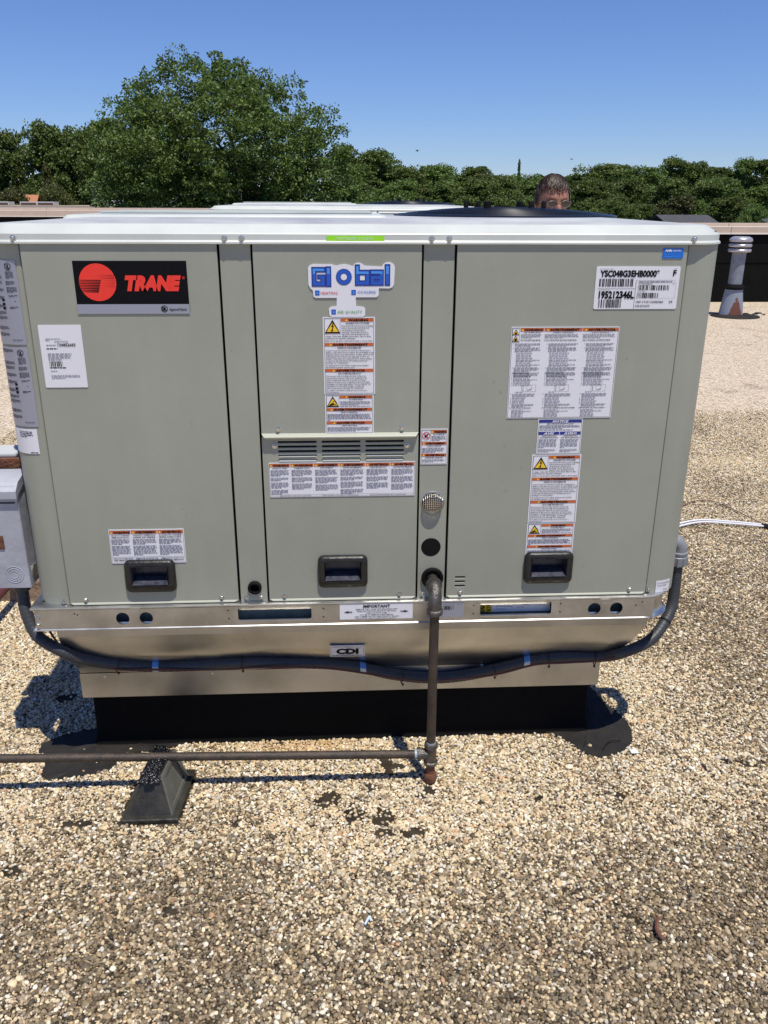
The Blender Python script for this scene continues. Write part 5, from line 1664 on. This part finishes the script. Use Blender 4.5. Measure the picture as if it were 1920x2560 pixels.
def clumped(lobes, nclump, rc, nleaf, L, W, seed, flat=.62, jit=.35, zs=1.):
    """leaf masses in layers: each lobe carries many small domed clumps whose leaves lie on the upper shell"""
    rs = np.random.RandomState(seed)
    lb = np.array(lobes)
    wt = lb[:, 3] ** 2; wt /= wt.sum()
    idx = rs.choice(len(lb), nclump, p=wt)
    d = rs.normal(size=(nclump, 3)); d[:, 2] += .25; d /= np.linalg.norm(d, axis=1)[:, None]
    c = lb[idx, :3] + d * (lb[idx, 3] * rs.uniform(.72, 1.02, nclump))[:, None]
    r = rc * rs.uniform(.55, 1.35, nclump)
    q = rs.normal(size=(nclump, nleaf, 3)); q[:, :, 2] = np.abs(q[:, :, 2]) * .9 - .35
    q /= np.linalg.norm(q, axis=2)[:, :, None]
    f = rs.uniform(.55, 1.0, (nclump, nleaf, 1)) ** .5
    P = c[:, None, :] + q * f * r[:, None, None] * np.array([1, 1, flat]) + d[:, None, :] * rs.uniform(0, jit, (nclump, nleaf, 1)) * r[:, None, None]
    P = P + rs.normal(size=P.shape) * r[:, None, None] * .10
    D = q * np.array([1, 1, .3]) + rs.normal(size=P.shape) * .55 + np.array([0, 0, -.35])
    return rand_quads(P.reshape(-1, 3), D.reshape(-1, 3), W, L, rs)

def limbs(base, fork, tips, r0, seed):
    rng = random.Random(seed)
    m = MB()
    b, f = Vector(base), Vector(fork)
    m.tube([b, (b + f) / 2 + Vector((.1, 0, 0)), f], [r0 * 1.2, r0, r0 * .85], 8)
    for t in tips:
        t = Vector(t)
        mid = f.lerp(t, .5) + Vector((rng.uniform(-.3, .3), rng.uniform(-.3, .3), rng.uniform(0, .5)))
        m.tube([f, f.lerp(mid, .5), mid, t], [r0 * .55, r0 * .42, r0 * .28, r0 * .08], 6)
        for k in range(3):
            e = mid.lerp(t, rng.random()) + Vector((rng.uniform(-1, 1), rng.uniform(-1, 1), rng.uniform(.0, 1))) * (t - f).length * .25
            m.tube([mid.lerp(t, .1 + .3 * k), e], [r0 * .16, r0 * .04], 5)
    return m
LOBES = [(-4.113, 6.384, 1.07), (-3.059, 6.19, 1.0), (-5.094, 6.441, 0.78), (-5.999, 5.609, 1.12), (-7.078, 5.46, 0.83), (-7.671, 5.593, 0.38), (-2.167, 5.646, 1.04), (-1.159, 5.795, 0.61), (-3.618, 4.579, 2.08), (-6.285, 4.131, 1.73), (-0.647, 4.888, 0.87), (0.125, 4.467, 0.87), (0.668, 4.039, 0.66), (-1.484, 3.443, 1.73), (0.728, 2.868, 0.95), (1.685, 2.125, 0.78), (2.252, 1.825, 0.52), (-5.001, 2.688, 1.9), (-7.515, 2.674, 1.21), (-3.119, 2.402, 1.73), (-0.729, 2.264, 1.38), (-7.829, 4.119, 0.69), (-7.751, 3.402, 0.69), (-5.438, 6.844, 0.38), (-3.474, 6.866, 0.38), (0.74, 3.604, 0.52)]
rng = random.Random(6)
lob = []
for x, z, r in LOBES:
    z -= .40
    r *= .97
    lob.append((x, 34 + rng.uniform(-1, 1), z, r))
    if r > .8:
        lob.append((x + rng.uniform(-.6, .6), 34 + rng.uniform(1.2, 3), z - rng.uniform(0, .6), r * .9))
        lob.append((x + rng.uniform(-.5, .5), 34 - rng.uniform(1.0, 2.4), z - rng.uniform(.3, 1.3), r * .8))
for k in range(14): lob.append((rng.uniform(-7, 1.5), 34 + rng.uniform(-2.5, 3), rng.uniform(-1.5, 1.2), 1.4))
V_ = np.concatenate([clumped(lob, 1250, .44, 105, .135, .075, 3), crown(lob, 900, 22, .15, .075, .26, 4, .3, .8)[0]])
T = thing('broadleaf_tree', 'tallest broad spreading green tree standing beyond the roof at left', 'tree', (-2.6, 34, -5))
link('crown', leaf_mesh('crown', V_, M['leaf']), T)
obj('trunk', limbs((-2.6, 34, -5), (-2.5, 34, .9), [(-6.2, 33.5, 3.6), (-4.8, 34.5, 4.6), (-3.8, 34, 4.8), (-2.4, 34, 4.2), (-.9, 33.4, 3.6), (.2, 34, 2.8), (-6.4, 34.5, 1.9), (1.0, 34, 1.4), (-3.2, 32, 3.4), (-1.5, 36, 3.6)], .28, 4), 'bark', T, True)

def variant(seed, kind):
    """unit crown: radius about 1, base at z=0, top at z=1 (height scaled later)"""
    rng = random.Random(seed)
    L_ = []
    if kind == 'round':
        n = 22
        for k in range(n):
            z = rng.uniform(.12, .88)
            wd = .85 * math.sin(math.pi * min(1, (z * .8 + .18))) ** .7
            a = rng.uniform(0, 6.28)
            L_.append((wd * .72 * math.cos(a), wd * .72 * math.sin(a), z, rng.uniform(.14, .24)))
        L_.append((0, 0, .5, .34)); L_.append((0, 0, .75, .24)); L_.append((rng.uniform(-.2, .2), 0, .88, .13))
        V = clumped([(x, y, z * 3.4, r * 1.6) for x, y, z, r in L_], 330, .17, 85, .066, .056, seed, .75)
        V[:, 2] /= 3.4
    else:
        P, D = [], []
        rs = np.random.RandomState(seed)
        for k in range(260):
            z = rs.rand() ** 1.15
            a = rs.rand() * 6.28
            rr = (1 - z) * .95 * rs.uniform(.8, 1.1) + .03
            for q in range(26):
                f = rs.rand() ** .5
                P.append((rr * f * math.cos(a) + rs.normal() * .035, rr * f * math.sin(a) + rs.normal() * .035, z * 2.4 - rr * f * .25 + rs.normal() * .03))
                D.append((math.cos(a), math.sin(a), -.25 + rs.normal() * .3))
        V = rand_quads(np.array(P), np.array(D), .05, .14, rs)
        V[:, 2] /= 2.4
    return V
VAR = [leaf_mesh('crown', variant(30 + k, 'round'), M['leafdark']) for k in range(4)]
VARL = []
for v in VAR[:3]:
    c = v.copy(); c.materials[0] = M['leaf']; VARL.append(c)
VARO = VAR[1].copy(); VARO.materials[0] = M['leafolive']
CON = leaf_mesh('crown', variant(50, 'cone'), M['leafdark'])
SPR = CON.copy(); SPR.materials[0] = M['leafblue']
CED = CON.copy(); CED.materials[0] = M['leafolive']
TRK = MB().tube([(0, 0, 0), (.01, 0, .4), (0, 0, .75)], [.05, .04, .015], 7).tube([(0, 0, .35), (.35, .1, .7)], [.025, .006], 5).tube([(0, 0, .3), (-.3, -.1, .66)], [.025, .006], 5).mesh('trunk', M['bark'], True)
def tree(x, y, top, r, me, name, label, group, rot=0., base=-5., low=.12):
    H = top - base
    t = thing(name, label, 'tree' if 'bush' not in name else 'bush', (x, y, base), group)
    c = bpy.data.objects.new('crown', me); C.objects.link(c); c.parent = t
    c.location = (0, 0, H * low); c.scale = (r, r, H * (1 - low)); c.rotation_euler = (0, 0, rot)
    k = bpy.data.objects.new('trunk', TRK); C.objects.link(k); k.parent = t
    k.scale = (r, r, H * .95)
    return t
ORD = ['first', 'second', 'third', 'fourth', 'fifth', 'sixth', 'seventh', 'eighth', 'ninth', 'tenth', 'eleventh', 'twelfth', 'thirteenth', 'fourteenth', 'fifteenth', 'sixteenth', 'seventeenth', 'eighteenth', 'nineteenth', 'twentieth', 'twenty-first', 'twenty-second', 'twenty-third', 'twenty-fourth', 'twenty-fifth', 'twenty-sixth', 'twenty-seventh', 'twenty-eighth']
BACK = [(1.6, 100.8, 8.3), (4.3, 98.7, 7.2), (6.1, 103.3, 7.2), (7.7, 99.5, 5.7), (9.0, 98.1, 5.7), (11.5, 103.4, 5.7), (13.9, 111.7, 6.5), (15.8, 109.8, 5.4), (17.8, 109.2, 6.0), (18.7, 100.6, 4.8), (20.8, 105.6, 4.7), (21.1, 101.4, 5.0), (22.6, 99.8, 4.4), (23.4, 98.7, 4.8), (25.8, 100.4, 4.4), (30.7, 111.8, 5.2), (32.7, 110.3, 5.7), (33.8, 109.9, 6.6), (36.5, 109.8, 6.4), (35.4, 100.1, 6.0), (38.4, 102.0, 5.8), (42.8, 107.0, 7.0), (45.4, 108.7, 6.7), (49.4, 110.7, 6.2), (52.9, 111.1, 7.1), (49.8, 98.4, 6.5), (57.2, 106.7, 6.6), (61.0, 107.7, 7.0)]
MID = [(2.2, 84.7, 3.9), (4.3, 89.4, 3.3), (7.5, 89.9, 3.9), (10.0, 89.2, 3.3), (12.1, 86.2, 3.8), (13.9, 82.7, 3.9), (16.1, 79.6, 4.0), (19.5, 85.4, 3.9), (22.0, 91.0, 4.0), (24.5, 81.4, 3.7), (26.3, 83.3, 3.9), (29.2, 85.7, 3.9), (31.6, 79.7, 4.0), (34.4, 86.4, 3.5), (36.7, 81.1, 3.8), (40.1, 87.4, 4.3), (43.6, 87.8, 3.4), (45.4, 82.5, 4.2), (48.8, 83.9, 3.5)]
FRONT = [(3.2, 70.5, 1.8), (4.0, 67.6, 2.1), (5.8, 71.7, 2.0), (7.2, 64.4, 2.2), (9.0, 66.9, 1.7), (11.6, 71.9, 2.2), (12.9, 64.5, 2.1), (14.5, 69.4, 2.2), (16.1, 67.9, 2.3), (17.6, 65.0, 1.6), (20.0, 67.3, 1.8), (21.9, 65.9, 2.0), (23.3, 67.4, 2.3), (26.1, 70.6, 1.7), (27.0, 66.0, 2.3), (28.6, 65.9, 2.2), (30.8, 64.4, 2.2), (33.1, 71.9, 2.0), (35.0, 69.2, 1.7), (36.7, 68.0, 1.9)]
rng = random.Random(21)
for i, (x, y, z) in enumerate(sorted(BACK)):
    tree(x, y, z, rng.uniform(2.9, 4.2), rng.choice(VAR), 'woodland_tree', '%s tree from the left along the skyline of the far woodland' % ORD[i], 'trees of the far woodland', rng.uniform(0, 6))
for i, (x, y, z) in enumerate(sorted(MID)):
    tree(x, y, z, rng.uniform(2.5, 3.4), rng.choice(VAR + VARL), 'woodland_tree', '%s tree from the left in the middle rank, below the far skyline' % ORD[i], 'trees of the far woodland', rng.uniform(0, 6), low=.05)
for i, (x, y, z) in enumerate(sorted(FRONT)):
    tree(x, y, z, rng.uniform(1.5, 2.3), rng.choice(VARL + [VARO]), 'woodland_bush', '%s low bush from the left along the front edge of the woodland' % ORD[i], 'bushes along the woodland edge', rng.uniform(0, 6), low=.02)
tree(21.2, 98, 6.0, .9, CON, 'conifer', 'slender dark conifer tip poking above the far skyline left of the man', None)
LEFT = [(-27.1, 70, 6.5, 3.2), (-23.8, 66, 6.6, 2.6), (-21.6, 72, 6.4, 2.8), (-20.0, 64, 7.2, 2.6), (-18.2, 67, 7.0, 2.7), (-16.3, 63, 7.1, 2.5), (-14.2, 58, 6.5, 2.4), (-12.4, 57, 6.4, 2.4), (-10.6, 60, 5.8, 2.6)]
for i, (x, y, z, r) in enumerate(LEFT):
    tree(x, y, z, r, VAR[i % 4] if i % 3 else VARL[i % 3], 'woodland_tree', '%s tree from the left in the group behind and left of the tallest tree' % ORD[i], 'trees left of the tallest tree', i * 1.3, low=.04)
for i, (x, y, z, r) in enumerate([(-24.5, 74, 3.5, 3), (-19, 75, 3.5, 3), (-14, 70, 3.8, 3), (-9, 66, 3.5, 3), (-4, 64, 3.2, 3), (1, 66, 3.2, 3)]):
    tree(x, y, z, r, VAR[i % 4], 'woodland_tree', '%s dark tree from the left closing the gap at the back of the left group' % ORD[i], 'dark trees behind the left group', i * 2.1, low=.02)
tree(-20.2, 56, 2.5, 1.6, VARO, 'olive_bush', 'olive green bush at the far left edge above the parapet', 'olive bushes at left', 1, low=.02)
tree(-16.4, 54, 2.7, 1.35, VARO, 'olive_bush', 'wide olive green bush left of the blue spruce', 'olive bushes at left', 3, low=.02)
tree(-14.0, 55.5, 2.7, 1.2, VARL[0], 'green_bush', 'mid green bush tucked behind the blue spruce', None, 2, low=.02)
tree(-18.3, 58, 3.8, 1.5, CED, 'cedar', 'dark olive conical cedar behind the left bushes', None, 0, low=.02)
tree(-13.7, 52, 2.75, 1.05, SPR, 'blue_spruce', 'blue grey spruce rising above the left parapet', None, 0, low=.02)

# ------------------------------------------------------------------ distant buildings
def gable(label, x0, x1, y0, y1, ez, rz, wall, roof, rake=True):
    B = thing('house', label, 'house', ((x0 + x1) / 2, y0, -5))
    obj('wall', MB().box(x0 + .3, y0 + .3, -5, x1 - .3, y1 - .3, ez), wall, B)
    ym = (y0 + y1) / 2
    m = MB().add([(x0, y0, ez), (x1, y0, ez), (x1, ym, rz), (x0, ym, rz), (x0, y1, ez), (x1, y1, ez)], [(0, 1, 2, 3), (3, 2, 5, 4)])
    n = len(m.v)
    m.add([(x, y, z - .12) for x, y, z in m.v], [(3, 2, 1, 0), (4, 5, 2, 3)])
    m.f += [(0, 1, 7, 6), (0, 6, 9, 3), (1, 2, 8, 7), (4, 3, 9, 10), (5, 11, 8, 2)]
    R_ = obj('roof', m, roof, B)
    return B, R_
gable('low house with dark grey shingle roof beyond the right parapet', 24.6, 28.6, 60, 66, .05, .76, 'wallwhite', 'shingle')
gable('second grey roofed house at the far right edge behind bushes', 30.9, 38, 60, 66, .05, .70, 'wallwhite', 'shingle')
tree(28.9, 57.5, .95, 1.0, VARL[1], 'green_bush', 'leafy bush between the two grey roofs at right', None, 1)
tree(30.0, 58.5, 1.55, 1.25, VAR[2], 'green_bush', 'taller dark bush left of the far right roof', None, 2)
B, R_ = gable('grey roofed house with white gable half hidden by the tallest tree', -12.5, -9.5, 56, 60, 1.2, 1.72, 'wallwhite', 'shingle')
obj('rake_board', MB().tube([(-11.6, 55.95, 1.20), (-11.1, 55.95, 1.62)], .06, 4), 'wallwhite', R_)
obj('gable_wall', MB().box(-12.4, 55.9, .4, -11.2, 56.0, 1.29), 'wallwhite', B)
obj('chimney', MB().box(-12.75, 57.5, 1.3, -12.5, 57.8, 2.05), 'acgrey', R_)
B, R_ = gable('small terracotta roof peeking between the left bushes', -20.9, -20.0, 60.2, 62, 1.2, 1.95, 'brick', 'terracotta')
BL = thing('flat_roofed_building', 'long flat roofed building with pale coping beyond the left parapet', 'building', (-20, 50, -5))
obj('wall', MB().box(-34, 50, -5, -12.2, 56, 1.16), 'brick', BL)
obj('coping', MB().box(-34.1, 49.9, 1.165, -12.1, 56.1, 1.31), 'capstone', BL)
for nm, lb, x0, x1, z1, y0 in (('skylight', 'low glazed grey skylight on the far left roof', -18.2, -16.2, 1.52, 52), ('vent_box', 'small pale grey equipment box on the far roof near the gable house', -13.2, -12.05, 1.56, 51), ('skylight', 'grey roof box cut off by the left edge of the picture', -21.5, -18.85, 1.52, 52)):
    q = thing(nm, lb, 'roof equipment', ((x0 + x1) / 2, y0, 1.31))
    obj('frame', MB().box(x0, y0, 1.312, x1, y0 + 1, z1, .02), 'acgrey', q)
    if nm == 'skylight':
        w3 = (x1 - x0) / 2
        for k in range(2): obj('pane', MB().box(x0 + .06 + k * w3, y0 - .02, 1.34, x0 + w3 - .04 + k * w3, y0 + .0, z1 - .06), 'glass', q)
    else:
        obj('vent', MB().box(x0 + .3, y0 - .02, 1.40, x0 + .5, y0 + .0, 1.48), 'inkgrey', q)
        obj('lid', MB().box(x0 - .04, y0 - .04, z1 + .002, x1 + .04, y0 + 1.04, z1 + .05), 'wallwhite', q)

# ------------------------------------------------------------------ birds
def bird(x, y, z, sp_, label):
    b = thing('bird', label, 'bird', (x, y, z), 'birds in the sky')
    m = MB().tube([(x - .0, y - .12, z), (x, y, z + .01), (x, y + .16, z)], [.01, .04, .01], 6)
    obj('body', m, 'bird', b, True)
    for sx in (-1, 1):
        obj('wing', MB().add([(x, y - .05, z + .02), (x + sx * sp_ * .5, y - .03, z + .07), (x + sx * sp_, y + .05, z + .02), (x + sx * sp_ * .5, y + .08, z + .06), (x, y + .07, z + .02)], [(0, 1, 2, 3, 4)]), 'bird', b)
bird(4.537, 40, 3.82, .10, 'tiny dark bird in the sky above the middle of the woodland')
bird(17.13, 60, 4.40, .16, 'tiny dark bird in the sky above the man')
